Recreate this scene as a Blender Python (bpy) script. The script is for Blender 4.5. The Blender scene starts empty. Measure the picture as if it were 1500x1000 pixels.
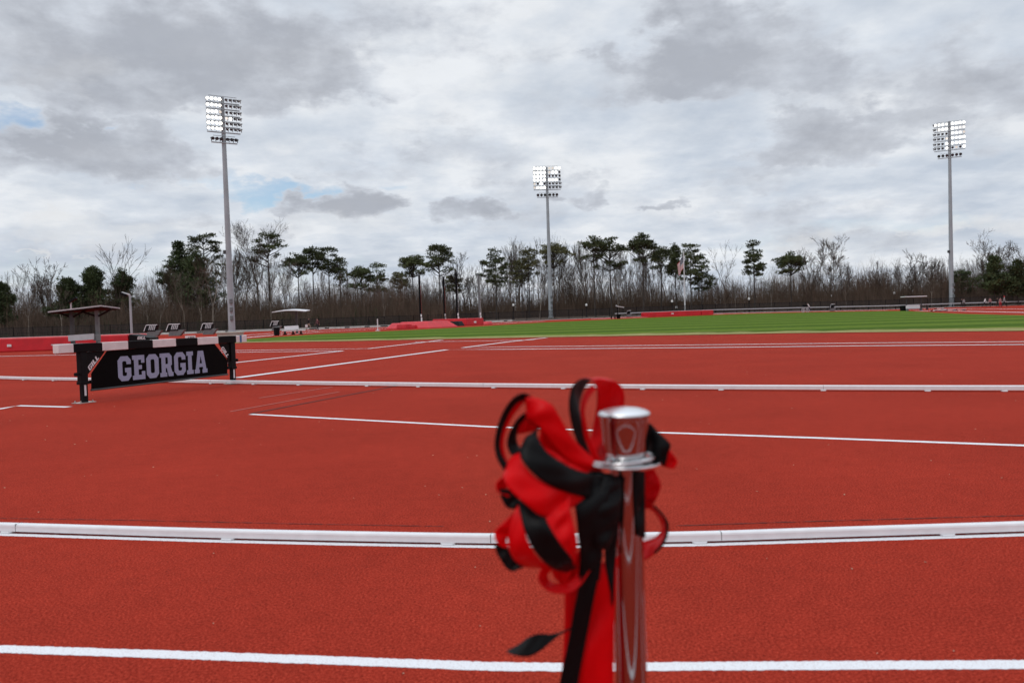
import bpy, math, random
from mathutils import Vector
from mathutils.geometry import tessellate_polygon

R = math.radians
sc = bpy.context.scene
col = sc.collection
PI = math.pi

# ------------------------------------------------------------------ camera model (photo is 1500 x 1000)
FPX, CAMH = 1170.0, 1.2
PITCH, ROLL = math.atan(38.5 / 1170), R(1.79)
F = Vector((0, math.cos(PITCH), -math.sin(PITCH)))
R0 = Vector((1, 0, 0)); U0 = Vector((0, math.sin(PITCH), math.cos(PITCH)))
RT = R0 * math.cos(ROLL) - U0 * math.sin(ROLL)
UP = R0 * math.sin(ROLL) + U0 * math.cos(ROLL)
CAM = Vector((0, 0, CAMH))

def ray(px, py):
    return F + RT * ((px - 750) / FPX) + UP * ((500 - py) / FPX)

def sstep(a, b, x):
    t = min(1, max(0, (x - a) / (b - a)))
    return t * t * (3 - 2 * t)

def G(y):                                   # the ground rises by half a metre at the far side
    return 0.5 * sstep(125, 158, y)

def at(px, py, Y):                          # the point at distance Y seen at a pixel
    d = ray(px, py)
    return CAM + d * (Y / d.y)

def ground(px, py):
    d = ray(px, py)
    lo, hi = 0.5, 400.0
    for _ in range(50):
        m = (lo + hi) / 2
        p = CAM + d * (m / d.y)
        if p.z > G(m): lo = m
        else: hi = m
    p = CAM + d * (lo / d.y)
    p.z = G(lo)
    return p

def foot(px, py, Y):                        # ground point below the point seen at a pixel
    p = at(px, py, Y); p.z = G(Y)
    return p

def catmull(pts, n):
    out = []
    m = len(pts)
    for i in range(n + 1):
        t = i / n * (m - 1)
        k = min(int(t), m - 2); f = t - k
        p0 = pts[max(k - 1, 0)]; p1 = pts[k]; p2 = pts[k + 1]; p3 = pts[min(k + 2, m - 1)]
        out.append(0.5 * ((2 * p1) + (p2 - p0) * f + (2 * p0 - 5 * p1 + 4 * p2 - p3) * f * f + (3 * p1 - p0 - 3 * p2 + p3) * f ** 3))
    return out

# ------------------------------------------------------------------ materials
def nt(m):
    m.use_nodes = True
    t = m.node_tree
    return t, t.nodes, t.links

def mat(name, c, rough=0.6, var=0.15, scale=8.0, metal=0.0, bump=0.0, bscale=60.0, spec=0.5, rnd=0.0, coords='Object', sheen=0.0):
    m = bpy.data.materials.new(name)
    t, N, L = nt(m)
    b = N['Principled BSDF']
    b.inputs['Roughness'].default_value = rough
    b.inputs['Metallic'].default_value = metal
    b.inputs['Specular IOR Level'].default_value = spec
    if sheen:
        b.inputs['Sheen Weight'].default_value = sheen
    tc = N.new('ShaderNodeTexCoord')
    no = N.new('ShaderNodeTexNoise'); no.inputs['Scale'].default_value = scale; no.inputs['Detail'].default_value = 4
    L.new(tc.outputs[coords], no.inputs['Vector'])
    mr = N.new('ShaderNodeMapRange'); mr.inputs['From Min'].default_value = .3; mr.inputs['From Max'].default_value = .7
    mr.inputs['To Min'].default_value = 1 - var; mr.inputs['To Max'].default_value = 1 + var
    L.new(no.outputs['Fac'], mr.inputs['Value'])
    mx = N.new('ShaderNodeMix'); mx.data_type = 'RGBA'; mx.blend_type = 'MULTIPLY'; mx.inputs['Factor'].default_value = 1
    mx.inputs[6].default_value = (*c, 1)
    val = mr.outputs['Result']
    if rnd:
        oi = N.new('ShaderNodeObjectInfo')
        r2 = N.new('ShaderNodeMapRange'); r2.inputs['To Min'].default_value = 1 - rnd; r2.inputs['To Max'].default_value = 1 + rnd
        L.new(oi.outputs['Random'], r2.inputs['Value'])
        mm = N.new('ShaderNodeMath'); mm.operation = 'MULTIPLY'
        L.new(val, mm.inputs[0]); L.new(r2.outputs['Result'], mm.inputs[1]); val = mm.outputs[0]
    L.new(val, mx.inputs[7])
    L.new(mx.outputs[2], b.inputs['Base Color'])
    if bump:
        n2 = N.new('ShaderNodeTexNoise'); n2.inputs['Scale'].default_value = bscale; n2.inputs['Detail'].default_value = 3
        L.new(tc.outputs[coords], n2.inputs['Vector'])
        bp = N.new('ShaderNodeBump'); bp.inputs['Strength'].default_value = bump; bp.inputs['Distance'].default_value = .01
        L.new(n2.outputs['Fac'], bp.inputs['Height']); L.new(bp.outputs['Normal'], b.inputs['Normal'])
    return m

def track_material():
    m = bpy.data.materials.new('polyurethane track')
    t, N, L = nt(m)
    b = N['Principled BSDF']; b.inputs['Roughness'].default_value = 1.0; b.inputs['Specular IOR Level'].default_value = .05
    tc = N.new('ShaderNodeTexCoord')
    def noise(s, d, rough=.5):
        n = N.new('ShaderNodeTexNoise'); n.inputs['Scale'].default_value = s; n.inputs['Detail'].default_value = d
        n.inputs['Roughness'].default_value = rough
        L.new(tc.outputs['Object'], n.inputs['Vector']); return n.outputs['Fac']
    g = noise(95, 3, .8); md = noise(9, 4, .6); lg = noise(.55, 4, .6)
    r = N.new('ShaderNodeValToRGB')
    e = r.color_ramp.elements
    e[0].position = .30; e[0].color = (.125, .0085, .0045, 1)
    e[1].position = .70; e[1].color = (.60, .078, .043, 1)
    k = r.color_ramp.elements.new(.5); k.color = (.335, .0300, .0165, 1)
    L.new(g, r.inputs['Fac'])
    def scale_of(fac, lo, hi):
        mr = N.new('ShaderNodeMapRange'); mr.inputs['From Min'].default_value = .3; mr.inputs['From Max'].default_value = .7
        mr.inputs['To Min'].default_value = lo; mr.inputs['To Max'].default_value = hi
        L.new(fac, mr.inputs['Value']); return mr.outputs['Result']
    mm = N.new('ShaderNodeMath'); mm.operation = 'MULTIPLY'
    L.new(scale_of(md, .91, 1.08), mm.inputs[0]); L.new(scale_of(lg, .86, 1.05), mm.inputs[1])
    mx = N.new('ShaderNodeMix'); mx.data_type = 'RGBA'; mx.blend_type = 'MULTIPLY'; mx.inputs['Factor'].default_value = 1
    L.new(r.outputs['Color'], mx.inputs[6]); L.new(mm.outputs[0], mx.inputs[7])
    L.new(mx.outputs[2], b.inputs['Base Color'])
    bp = N.new('ShaderNodeBump'); bp.inputs['Strength'].default_value = .6; bp.inputs['Distance'].default_value = .006
    L.new(g, bp.inputs['Height']); L.new(bp.outputs['Normal'], b.inputs['Normal'])
    return m

def line_material():
    m = bpy.data.materials.new('worn line paint')
    t, N, L = nt(m)
    b = N['Principled BSDF']; b.inputs['Roughness'].default_value = .85
    tc = N.new('ShaderNodeTexCoord')
    n = N.new('ShaderNodeTexNoise'); n.inputs['Scale'].default_value = 150; n.inputs['Detail'].default_value = 3; n.inputs['Roughness'].default_value = .7
    L.new(tc.outputs['Object'], n.inputs['Vector'])
    r = N.new('ShaderNodeValToRGB'); e = r.color_ramp.elements
    e[0].position = .26; e[0].color = (.45, .33, .32, 1); e[1].position = .48; e[1].color = (.80, .81, .84, 1)
    L.new(n.outputs['Fac'], r.inputs['Fac']); L.new(r.outputs['Color'], b.inputs['Base Color'])
    bp = N.new('ShaderNodeBump'); bp.inputs['Strength'].default_value = .4; bp.inputs['Distance'].default_value = .005
    L.new(n.outputs['Fac'], bp.inputs['Height']); L.new(bp.outputs['Normal'], b.inputs['Normal'])
    return m

def lawn_material():
    m = bpy.data.materials.new('mown turf')
    t, N, L = nt(m)
    b = N['Principled BSDF']; b.inputs['Roughness'].default_value = .9; b.inputs['Specular IOR Level'].default_value = .03
    tc = N.new('ShaderNodeTexCoord')
    def noise(s, d):
        n = N.new('ShaderNodeTexNoise'); n.inputs['Scale'].default_value = s; n.inputs['Detail'].default_value = d
        L.new(tc.outputs['Object'], n.inputs['Vector']); return n.outputs['Fac']
    # mowing passes laid along the field, alternately bent towards and away
    vm = N.new('ShaderNodeVectorMath'); vm.operation = 'DOT_PRODUCT'; vm.inputs[1].default_value = (.16, .987, 0)
    L.new(tc.outputs['Object'], vm.inputs[0])
    a = N.new('ShaderNodeMath'); a.operation = 'MULTIPLY_ADD'; a.inputs[1].default_value = .72; 
    L.new(vm.outputs['Value'], a.inputs[0])
    nz = N.new('ShaderNodeMath'); nz.operation = 'MULTIPLY'; nz.inputs[1].default_value = 1.2
    L.new(noise(.35, 2), nz.inputs[0]); L.new(nz.outputs[0], a.inputs[2])
    s = N.new('ShaderNodeMath'); s.operation = 'SINE'; L.new(a.outputs[0], s.inputs[0])
    mr = N.new('ShaderNodeMapRange'); mr.inputs['From Min'].default_value = -.5; mr.inputs['From Max'].default_value = .5
    L.new(s.outputs[0], mr.inputs['Value'])
    m1 = N.new('ShaderNodeMix'); m1.data_type = 'RGBA'
    m1.inputs[6].default_value = (.058, .110, .009, 1); m1.inputs[7].default_value = (.112, .172, .020, 1)
    L.new(mr.outputs['Result'], m1.inputs['Factor'])
    at_ = N.new('ShaderNodeAttribute'); at_.attribute_name = 'edge'
    ad = N.new('ShaderNodeMath'); ad.operation = 'MULTIPLY_ADD'; ad.inputs[1].default_value = 2.2
    L.new(noise(.5, 5), ad.inputs[0]); L.new(at_.outputs['Fac'], ad.inputs[2])
    ed = N.new('ShaderNodeMapRange'); ed.inputs['From Min'].default_value = 1.7; ed.inputs['From Max'].default_value = 2.2
    L.new(ad.outputs[0], ed.inputs['Value'])
    m2 = N.new('ShaderNodeMix'); m2.data_type = 'RGBA'; m2.inputs[7].default_value = (.30, .27, .11, 1)
    L.new(m1.outputs[2], m2.inputs[6]); L.new(ed.outputs['Result'], m2.inputs['Factor'])
    sc2 = N.new('ShaderNodeMapRange'); sc2.inputs['From Min'].default_value = .3; sc2.inputs['From Max'].default_value = .7
    sc2.inputs['To Min'].default_value = .78; sc2.inputs['To Max'].default_value = 1.2
    L.new(noise(3, 6), sc2.inputs['Value'])
    mx = N.new('ShaderNodeMix'); mx.data_type = 'RGBA'; mx.blend_type = 'MULTIPLY'; mx.inputs['Factor'].default_value = 1
    L.new(m2.outputs[2], mx.inputs[6]); L.new(sc2.outputs['Result'], mx.inputs[7])
    L.new(mx.outputs[2], b.inputs['Base Color'])
    return m

def mesh_fence_material():
    m = bpy.data.materials.new('chain link wire')
    t, N, L = nt(m)
    b = N['Principled BSDF']; b.inputs['Base Color'].default_value = (.012, .012, .013, 1); b.inputs['Roughness'].default_value = .5
    tr = N.new('ShaderNodeBsdfTransparent'); mx = N.new('ShaderNodeMixShader')
    uv = N.new('ShaderNodeUVMap')
    sp = N.new('ShaderNodeSeparateXYZ'); L.new(uv.outputs[0], sp.inputs[0])
    def wires(op):
        a = N.new('ShaderNodeMath'); a.operation = op; L.new(sp.outputs[0], a.inputs[0]); L.new(sp.outputs[1], a.inputs[1])
        k = N.new('ShaderNodeMath'); k.operation = 'MULTIPLY'; k.inputs[1].default_value = 14; L.new(a.outputs[0], k.inputs[0])
        f = N.new('ShaderNodeMath'); f.operation = 'FRACT'; L.new(k.outputs[0], f.inputs[0])
        c = N.new('ShaderNodeMath'); c.operation = 'LESS_THAN'; c.inputs[1].default_value = .27; L.new(f.outputs[0], c.inputs[0])
        return c.outputs[0]
    o = N.new('ShaderNodeMath'); o.operation = 'MAXIMUM'
    L.new(wires('ADD'), o.inputs[0]); L.new(wires('SUBTRACT'), o.inputs[1])
    L.new(o.outputs[0], mx.inputs[0]); L.new(tr.outputs[0], mx.inputs[1]); L.new(b.outputs[0], mx.inputs[2])
    L.new(mx.outputs[0], N['Material Output'].inputs['Surface'])
    return m

def emit(name, c, s):
    m = bpy.data.materials.new(name)
    t, N, L = nt(m)
    b = N['Principled BSDF']; b.inputs['Base Color'].default_value = (*c, 1)
    b.inputs['Emission Color'].default_value = (*c, 1); b.inputs['Emission Strength'].default_value = s
    m.cycles.emission_sampling = 'NONE'
    return m

def flag_material():
    m = bpy.data.materials.new('striped flag cloth')
    t, N, L = nt(m)
    b = N['Principled BSDF']; b.inputs['Roughness'].default_value = .8
    uv = N.new('ShaderNodeUVMap'); sp = N.new('ShaderNodeSeparateXYZ'); L.new(uv.outputs[0], sp.inputs[0])
    def mth(op, a, v):
        n = N.new('ShaderNodeMath'); n.operation = op
        L.new(a, n.inputs[0])
        if isinstance(v, (int, float)): n.inputs[1].default_value = v
        else: L.new(v, n.inputs[1])
        return n.outputs[0]
    red = mth('LESS_THAN', mth('FRACT', mth('MULTIPLY', sp.outputs[1], 6.5), 0), .5)
    m1 = N.new('ShaderNodeMix'); m1.data_type = 'RGBA'; m1.inputs[6].default_value = (.8, .8, .8, 1); m1.inputs[7].default_value = (.45, .02, .03, 1)
    L.new(red, m1.inputs['Factor'])
    can = mth('MULTIPLY', mth('LESS_THAN', sp.outputs[0], .4), mth('GREATER_THAN', sp.outputs[1], .4615))
    # rows of small white stars in the canton
    fu = mth('SUBTRACT', mth('FRACT', mth('MULTIPLY', sp.outputs[0], 15), 0), .5)
    fv = mth('SUBTRACT', mth('FRACT', mth('MULTIPLY', sp.outputs[1], 16.7), 0), .5)
    star = mth('LESS_THAN', mth('ADD', mth('MULTIPLY', fu, fu), mth('MULTIPLY', fv, fv)), .07)
    m0 = N.new('ShaderNodeMix'); m0.data_type = 'RGBA'; m0.inputs[6].default_value = (.012, .018, .07, 1); m0.inputs[7].default_value = (.8, .8, .8, 1)
    L.new(star, m0.inputs['Factor'])
    m2 = N.new('ShaderNodeMix'); m2.data_type = 'RGBA'
    L.new(m1.outputs[2], m2.inputs[6]); L.new(m0.outputs[2], m2.inputs[7]); L.new(can, m2.inputs['Factor'])
    L.new(m2.outputs[2], b.inputs['Base Color'])
    return m

M = {}
M['track'] = track_material()
M['line'] = line_material()
M['lawn'] = lawn_material()
M['seam'] = mat('track seam', (.07, .012, .01), .9, .3, 40)
M['chalk'] = mat('faint scuffed line', (.44, .12, .1), .9, .35, 60)
M['litterground'] = mat('woodland leaf litter', (.13, .09, .065), .95, .4, .8)
M['hill'] = mat('far wooded rise', (.070, .052, .041), .95, .35, .35, spec=.05)
M['path'] = mat('pale concrete', (.48, .44, .42), .85, .15, 1.5)
M['whitemetal'] = mat('white powder coat', (.78, .78, .80), .38, .05, 14, bump=.05, bscale=90)
M['whitepaint'] = mat('white painted wood', (.74, .68, .67), .6, .07, 9, bump=.1, bscale=50)
M['blackpaint'] = mat('black painted wood', (.006, .0055, .006), .6, .2, 12, bump=.1, bscale=50, spec=.1)
M['black'] = mat('black steel', (.005, .005, .006), .55, .2, 10, spec=.14)
M['rubber'] = mat('black vinyl banner', (.0025, .002, .002), .55, .2, 6, spec=.06)
M['letter'] = mat('lavender grey print', (.30, .335, .47), .6, .05, 30)
M['whiteprint'] = mat('white print', (.72, .72, .74), .6, .04, 30)
M['blackprint'] = mat('black print', (.01, .01, .01), .6, .04, 30)
M['galv'] = mat('galvanised steel', (.36, .40, .43), .55, .1, .8, rnd=.03)
M['bolt'] = mat('bright zinc', (.55, .54, .5), .35, .2, 30, metal=.8)
M['dgrey'] = mat('dark grey plastic', (.05, .055, .057), .5, .2, 5)
M['mgrey'] = mat('grey panel', (.15, .165, .17), .55, .15, 4)
M['lgrey'] = mat('light grey sheet', (.46, .46, .48), .6, .08, 4)
M['beige'] = mat('weathered beige plastic', (.42, .41, .35), .7, .1, 3)
M['redvinyl'] = mat('red vinyl cover', (.56, .008, .018), .5, .15, 1.5, bump=.35, bscale=2.2)
M['redvinyl2'] = mat('sun faded red vinyl', (.62, .025, .042), .5, .12, 1.0, bump=.3, bscale=2.0)
M['redmark'] = mat('red tape', (.5, .04, .03), .6, .1, 20)
M['bluetape'] = mat('blue tape', (.06, .16, .32), .6, .1, 20)
M['chrome'] = mat('polished chrome', (.40, .395, .40), .05, .02, 6, metal=1.0)
M['chrome2'] = mat('brushed chrome', (.66, .66, .67), .18, .03, 6, metal=1.0)
M['satin'] = mat('satin nickel', (.80, .81, .83), .42, .03, 6, metal=1.0)
M['redribbon'] = mat('red grosgrain ribbon', (.66, .0010, .0035), .42, .08, 25, bump=.06, bscale=400, spec=.12)
M['blackribbon'] = mat('black satin ribbon', (.0035, .0035, .004), .5, .2, 25, bump=.05, bscale=300, spec=.14)
M['bark'] = mat('pine bark', (.055, .043, .036), .9, .3, 2.5, rnd=.25)
M['barkgrey'] = mat('grey bark', (.10, .078, .062), .9, .3, 2.0, rnd=.35, spec=.1)
M['twig'] = mat('bare twigs', (.060, .043, .032), .9, .3, 1.0, rnd=.3, spec=.1)
M['barkpale'] = mat('pale bark', (.24, .20, .165), .9, .35, 1.6, rnd=.2, spec=.1)
M['twigpale'] = mat('pale twigs', (.13, .105, .086), .9, .3, 1.0, rnd=.2, spec=.1)
M['needle'] = mat('pine needles', (.070, .083, .036), .7, .45, .55, rnd=.25, spec=.2)
M['needledark'] = mat('dense dark needles', (.054, .074, .028), .7, .5, .5, rnd=.15, spec=.3)
M['needleolive'] = mat('olive needles', (.105, .102, .044), .7, .4, .55, rnd=.2, spec=.3)
M['brush'] = mat('brown brush', (.105, .074, .056), .95, .4, .25, spec=.1)
M['brushgreen'] = mat('low evergreen brush', (.045, .05, .022), .95, .4, .4)
M['lens'] = emit('lit floodlight lens', (1, .97, .88), 5)
t_, N_, L_n = nt(M['lens'])
oi_ = N_.new('ShaderNodeObjectInfo'); cr_ = N_.new('ShaderNodeValToRGB'); L_n.new(oi_.outputs['Random'], cr_.inputs['Fac'])
ce_ = cr_.color_ramp.elements; ce_[0].position = .12; ce_[0].color = (.07,) * 3 + (1,); ce_[1].position = .45; ce_[1].color = (1, 1, 1, 1)
ml_ = N_.new('ShaderNodeMath'); ml_.operation = 'MULTIPLY'; ml_.inputs[1].default_value = 6.0; L_n.new(cr_.outputs['Color'], ml_.inputs[0])
L_n.new(ml_.outputs[0], N_['Principled BSDF'].inputs['Emission Strength'])
M['lensoff'] = mat('unlit lens', (.05, .05, .06), .2, .1, 10)
M['housing'] = mat('floodlight housing', (.30, .305, .31), .5, .15, 5)
M['globe'] = mat('white lamp globe', (.85, .85, .83), .4, .03, 5)
M['fence'] = mesh_fence_material()
M['flag'] = flag_material()
M['skin'] = mat('skin', (.45, .26, .19), .6, .08, 8)
M['hair'] = mat('dark hair', (.03, .02, .015), .7, .2, 20)
for k, c in dict(cblack=(.013, .013, .015), cwhite=(.75, .75, .76), ckhaki=(.30, .23, .17), cpink=(.38, .2, .2), cred=(.45, .015, .03),
                 cnavy=(.025, .035, .075), cmaroon=(.14, .06, .065), cgrey=(.3, .3, .31)).items():
    M[k] = mat('cloth ' + k[1:], c, .85, .12, 6)
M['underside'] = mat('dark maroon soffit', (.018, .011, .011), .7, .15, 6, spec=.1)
M['chip'] = mat('pale dry leaf bits', (.55, .42, .30), .9, .3, 30)

# ------------------------------------------------------------------ mesh building
class MB:
    def __init__(s):
        s.v = []; s.f = []; s.mi = []
    def add(s, verts, faces, mi=0):
        o = len(s.v)
        s.v.extend(verts)
        for f in faces:
            s.f.append([i + o for i in f]); s.mi.append(mi)
    def box(s, c, size, ax=None, mi=0, taper=1.0):
        c = Vector(c)
        X, Y, Z = ax or (Vector((1, 0, 0)), Vector((0, 1, 0)), Vector((0, 0, 1)))
        hx, hy, hz = [k / 2 for k in size]
        vs = []
        for z, t in ((-1, 1), (1, taper)):
            for x, y in ((-1, -1), (1, -1), (1, 1), (-1, 1)):
                vs.append(c + X * (x * hx * t) + Y * (y * hy * t) + Z * (z * hz))
        s.add(vs, [(3, 2, 1, 0), (4, 5, 6, 7), (0, 1, 5, 4), (1, 2, 6, 5), (2, 3, 7, 6), (3, 0, 4, 7)], mi)
    def tube(s, pts, rad, n=6, mi=0, caps=True):
        pts = [Vector(p) for p in pts]
        if isinstance(rad, (int, float)): rad = [rad] * len(pts)
        rings = []
        ref = None
        for i, p in enumerate(pts):
            t = (pts[min(i + 1, len(pts) - 1)] - pts[max(i - 1, 0)])
            if t.length < 1e-9: t = Vector((0, 0, 1))
            t.normalize()
            if ref is None:
                ref = Vector((1, 0, 0)) if abs(t.x) < .8 else Vector((0, 1, 0))
            a = (ref - t * ref.dot(t)).normalized(); ref = a
            b = t.cross(a)
            rings.append([p + (a * math.cos(2 * PI * k / n) + b * math.sin(2 * PI * k / n)) * rad[i] for k in range(n)])
        vs = [q for r in rings for q in r]
        fs = []
        for i in range(len(pts) - 1):
            for k in range(n):
                k2 = (k + 1) % n
                fs.append((i * n + k, i * n + k2, (i + 1) * n + k2, (i + 1) * n + k))
        if caps:
            m = len(vs); vs += rings[0] + rings[-1]
            fs.append(tuple(range(m + n - 1, m - 1, -1))); fs.append(tuple(range(m + n, m + 2 * n)))
        s.add(vs, fs, mi)
    def lathe(s, prof, n=32, c=(0, 0, 0), mi=0):
        c = Vector(c); vs = []; fs = []
        for r, z in prof:
            for k in range(n):
                a = 2 * PI * k / n
                vs.append(c + Vector((r * math.cos(a), r * math.sin(a), z)))
        for i in range(len(prof) - 1):
            for k in range(n):
                k2 = (k + 1) % n
                fs.append((i * n + k, i * n + k2, (i + 1) * n + k2, (i + 1) * n + k))
        m = len(vs); vs += vs[:n] + vs[-n:]
        fs.append(tuple(range(m + n - 1, m - 1, -1))); fs.append(tuple(range(m + n, m + 2 * n)))
        s.add(vs, fs, mi)
    def prism(s, loops, o, X, Y, depth, mi=0):
        """flat outline (with holes) in the plane o + aX + bY, given a thickness along X x Y"""
        nrm = X.cross(Y).normalized() * depth
        flat = [p for lp in loops for p in lp]
        tri = tessellate_polygon([[Vector((a, b, 0)) for a, b in lp] for lp in loops])
        base = [o + X * a + Y * b for a, b in flat]
        top = [p + nrm for p in base]
        n = len(flat)
        fs = []
        for t in tri:
            a, b, c = [flat[i] for i in t]
            ccw = (b[0] - a[0]) * (c[1] - a[1]) - (b[1] - a[1]) * (c[0] - a[0]) > 0
            t = tuple(t) if ccw else tuple(reversed(t))
            fs.append(tuple(i + n for i in t)); fs.append(tuple(reversed(t)))
        k = 0
        for lp in loops:
            m = len(lp)
            for i in range(m):
                j = (i + 1) % m
                fs.append((k + i, k + j, k + j + n, k + i + n))
            k += m
        s.add(base + top, fs, mi)
    def build(s, name, m, parent=None, smooth=False, bevel=0.0):
        me = bpy.data.meshes.new(name)
        me.from_pydata([tuple(p) for p in s.v], [], s.f)
        for mm in (m if isinstance(m, (list, tuple)) else [m]):
            me.materials.append(mm)
        if any(s.mi): me.polygons.foreach_set('material_index', s.mi)
        if smooth: me.polygons.foreach_set('use_smooth', [True] * len(s.f))
        me.update()
        o = bpy.data.objects.new(name, me); col.objects.link(o)
        if parent:
            o.parent = parent
            if any(abs(k) > 0 for k in parent.location): o.location = -parent.location
            if parent.parent and parent.type == 'MESH': o.location = (0, 0, 0)
        if bevel:
            b = o.modifiers.new('bevel', 'BEVEL'); b.width = bevel; b.segments = 2; b.limit_method = 'ANGLE'
        return o

def tag(o, label, cat, group=None, kind=None):
    if label: o['label'] = label
    if cat: o['category'] = cat
    if group: o['group'] = group
    if kind: o['kind'] = kind
    return o

def thing(name, label, cat, loc=(0, 0, 0), group=None):
    """Empty at the base; parts are given in world coordinates and stay put"""
    o = bpy.data.objects.new(name, None); col.objects.link(o)
    o.location = loc; o.empty_display_size = .2
    return tag(o, label, cat, group)

def struct(o):
    o['kind'] = 'structure'; return o

Zv = Vector((0, 0, 1))

# ------------------------------------------------------------------ world
def build_world():
    w = bpy.data.worlds.new('World'); sc.world = w; w.use_nodes = True
    w.cycles.sampling_method = 'MANUAL'; w.cycles.sample_map_resolution = 256
    t = w.node_tree; N = t.nodes; L = t.links
    N.clear()
    def mth(op, a, b=None, c=None):
        n = N.new('ShaderNodeMath'); n.operation = op
        for i, v in enumerate((a, b, c)):
            if v is None: continue
            if isinstance(v, (int, float)): n.inputs[i].default_value = v
            else: L.new(v, n.inputs[i])
        return n.outputs[0]
    def mrange(v, a, b, c=0., d=1., smooth=True):
        n = N.new('ShaderNodeMapRange'); n.interpolation_type = 'SMOOTHSTEP' if smooth else 'LINEAR'
        L.new(v, n.inputs['Value'])
        for k, x in zip(('From Min', 'From Max', 'To Min', 'To Max'), (a, b, c, d)): n.inputs[k].default_value = x
        return n.outputs['Result']
    tc = N.new('ShaderNodeTexCoord'); D = tc.outputs['Generated']
    sp = N.new('ShaderNodeSeparateXYZ'); L.new(D, sp.inputs[0])
    X, Y, Z = sp.outputs
    zc = mth('MAXIMUM', Z, 0.0)
    q = mth('ADD', zc, .17)
    cb = N.new('ShaderNodeCombineXYZ'); L.new(mth('DIVIDE', X, q), cb.inputs[0]); L.new(mth('DIVIDE', Y, q), cb.inputs[1])
    def noise(vec, s, det, rough=.55, off=0.):
        n = N.new('ShaderNodeTexNoise'); n.noise_dimensions = '2D'; n.inputs['Scale'].default_value = s; n.inputs['Detail'].default_value = det
        n.inputs['Roughness'].default_value = rough
        a = N.new('ShaderNodeVectorMath'); a.operation = 'ADD'; a.inputs[1].default_value = (off, off * .7, 0)
        L.new(vec, a.inputs[0]); L.new(a.outputs[0], n.inputs['Vector']); return n.outputs['Fac']
    P = cb.outputs[0]
    az = mth('ARCTAN2', X, Y); el = Z
    c2 = N.new('ShaderNodeCombineXYZ'); L.new(az, c2.inputs[0]); L.new(mth('MULTIPLY', el, 2.1), c2.inputs[1])
    Q = c2.outputs[0]
    high = noise(P, 1.5, 6, .56, 3.1)                     # thin bright sheet
    streak = noise(P, 5.0, 5, .6, 9.3)
    lump = noise(Q, 4.6, 7, .53, 2.3)                     # grey cumulus
    puff = noise(Q, 17, 6, .6, 6.1)
    n1 = noise(Q, 9, 5, .6, 5.); n2 = noise(Q, 9, 5, .6, 11.)
    wz = N.new('ShaderNodeCombineXYZ')
    L.new(mth('ADD', az, mth('MULTIPLY', mth('SUBTRACT', n1, .5), .22)), wz.inputs[0])
    L.new(mth('ADD', el, mth('MULTIPLY', mth('SUBTRACT', n2, .5), .09)), wz.inputs[1])
    def blob(px, py, wx, wy, amp, soft=.1, tilt=0.):
        d = ray(px, py).normalized()
        a0, e0 = math.atan2(d.x, d.y), d.z
        kx, ky = FPX / wx, FPX / wy
        v = N.new('ShaderNodeVectorMath'); v.operation = 'MULTIPLY_ADD'; L.new(wz.outputs[0], v.inputs[0])
        v.inputs[1].default_value = (kx, ky, 0); v.inputs[2].default_value = (-a0 * kx, -e0 * ky, 0)
        q_ = N.new('ShaderNodeVectorMath'); q_.operation = 'DOT_PRODUCT'; L.new(v.outputs[0], q_.inputs[0]); L.new(v.outputs[0], q_.inputs[1])
        f = mth('MULTIPLY_ADD', q_.outputs['Value'], -amp, amp)
        return mth('MAXIMUM' if amp > 0 else 'MINIMUM', f, 0.)
    def total(start, items):
        v = start
        for it in items: v = mth('ADD', v, blob(*it))
        return v
    # grey masses: a broad field of lumps, thickened where the photograph has its big ones
    field = mth('ADD', lump, mth('MULTIPLY', mth('SUBTRACT', puff, .5), .46))
    field = total(field, [(90, 70, 420, 120, .34), (340, 95, 260, 80, .32), (620, 20, 170, 50, .16), (110, 218, 180, 44, .5), (215, 182, 60, 40, .2), (230, 250, 130, 40, .16), (492, 298, 88, 32, .62), (690, 297, 70, 26, .58),
                          (680, 325, 130, 18, .2), (1065, 75, 170, 80, .5), (960, 110, 120, 60, .18), (1280, 110, 150, 70, .32), (1215, 205, 150, 36, .46, .1, .28), (1110, 250, 110, 22, .2), (1470, 150, 120, 60, .34),
                          (610, 235, 240, 34, .14), (700, 130, 140, 60, .10), (880, 290, 46, 15, .36), (993, 312, 28, 11, .34), (900, 262, 70, 20, .22), (60, 300, 160, 26, .16), (270, 330, 180, 14, .14), (120, 340, 160, 20, .14),
                          (470, 180, 200, 50, -.22), (850, 30, 120, 60, -.16), (380, 275, 110, 26, -.3), (1000, 200, 120, 40, -.14), (1330, 320, 180, 36, -.18), (620, 270, 130, 24, -.14), (12, 184, 70, 30, -.55), (30, 140, 90, 20, -.2), (560, 160, 160, 30, -.2), (430, 225, 120, 26, -.2), (960, 175, 160, 26, -.22), (1300, 260, 160, 26, -.2)])
    mask = mrange(field, .48, .82)
    core = mth('ADD', mrange(field, .62, 1.15), mth('MULTIPLY', mth('SUBTRACT', puff, .5), .8))
    # behind them a thin bright sheet, open in a few places
    sheet_ = mth('ADD', mth('MULTIPLY', high, .7), mth('MULTIPLY', streak, .3))
    ramp = N.new('ShaderNodeValToRGB'); L.new(sheet_, ramp.inputs['Fac'])
    e = ramp.color_ramp.elements
    e[0].position = .34; e[0].color = (.53, .595, .69, 1); e[1].position = .62; e[1].color = (.82, .85, .89, 1)
    k = ramp.color_ramp.elements.new(.5); k.color = (.68, .73, .80, 1)
    lit = total(mth('MULTIPLY', puff, .0), [(1355, 345, 40, 16, .9), (1460, 335, 70, 20, .7), (900, 358, 40, 12, .3), (1190, 362, 40, 14, .6), (85, 377, 40, 5, .8), (150, 345, 120, 14, .5), (520, 330, 90, 18, .3), (90, 110, 60, 30, .2)])
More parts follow.
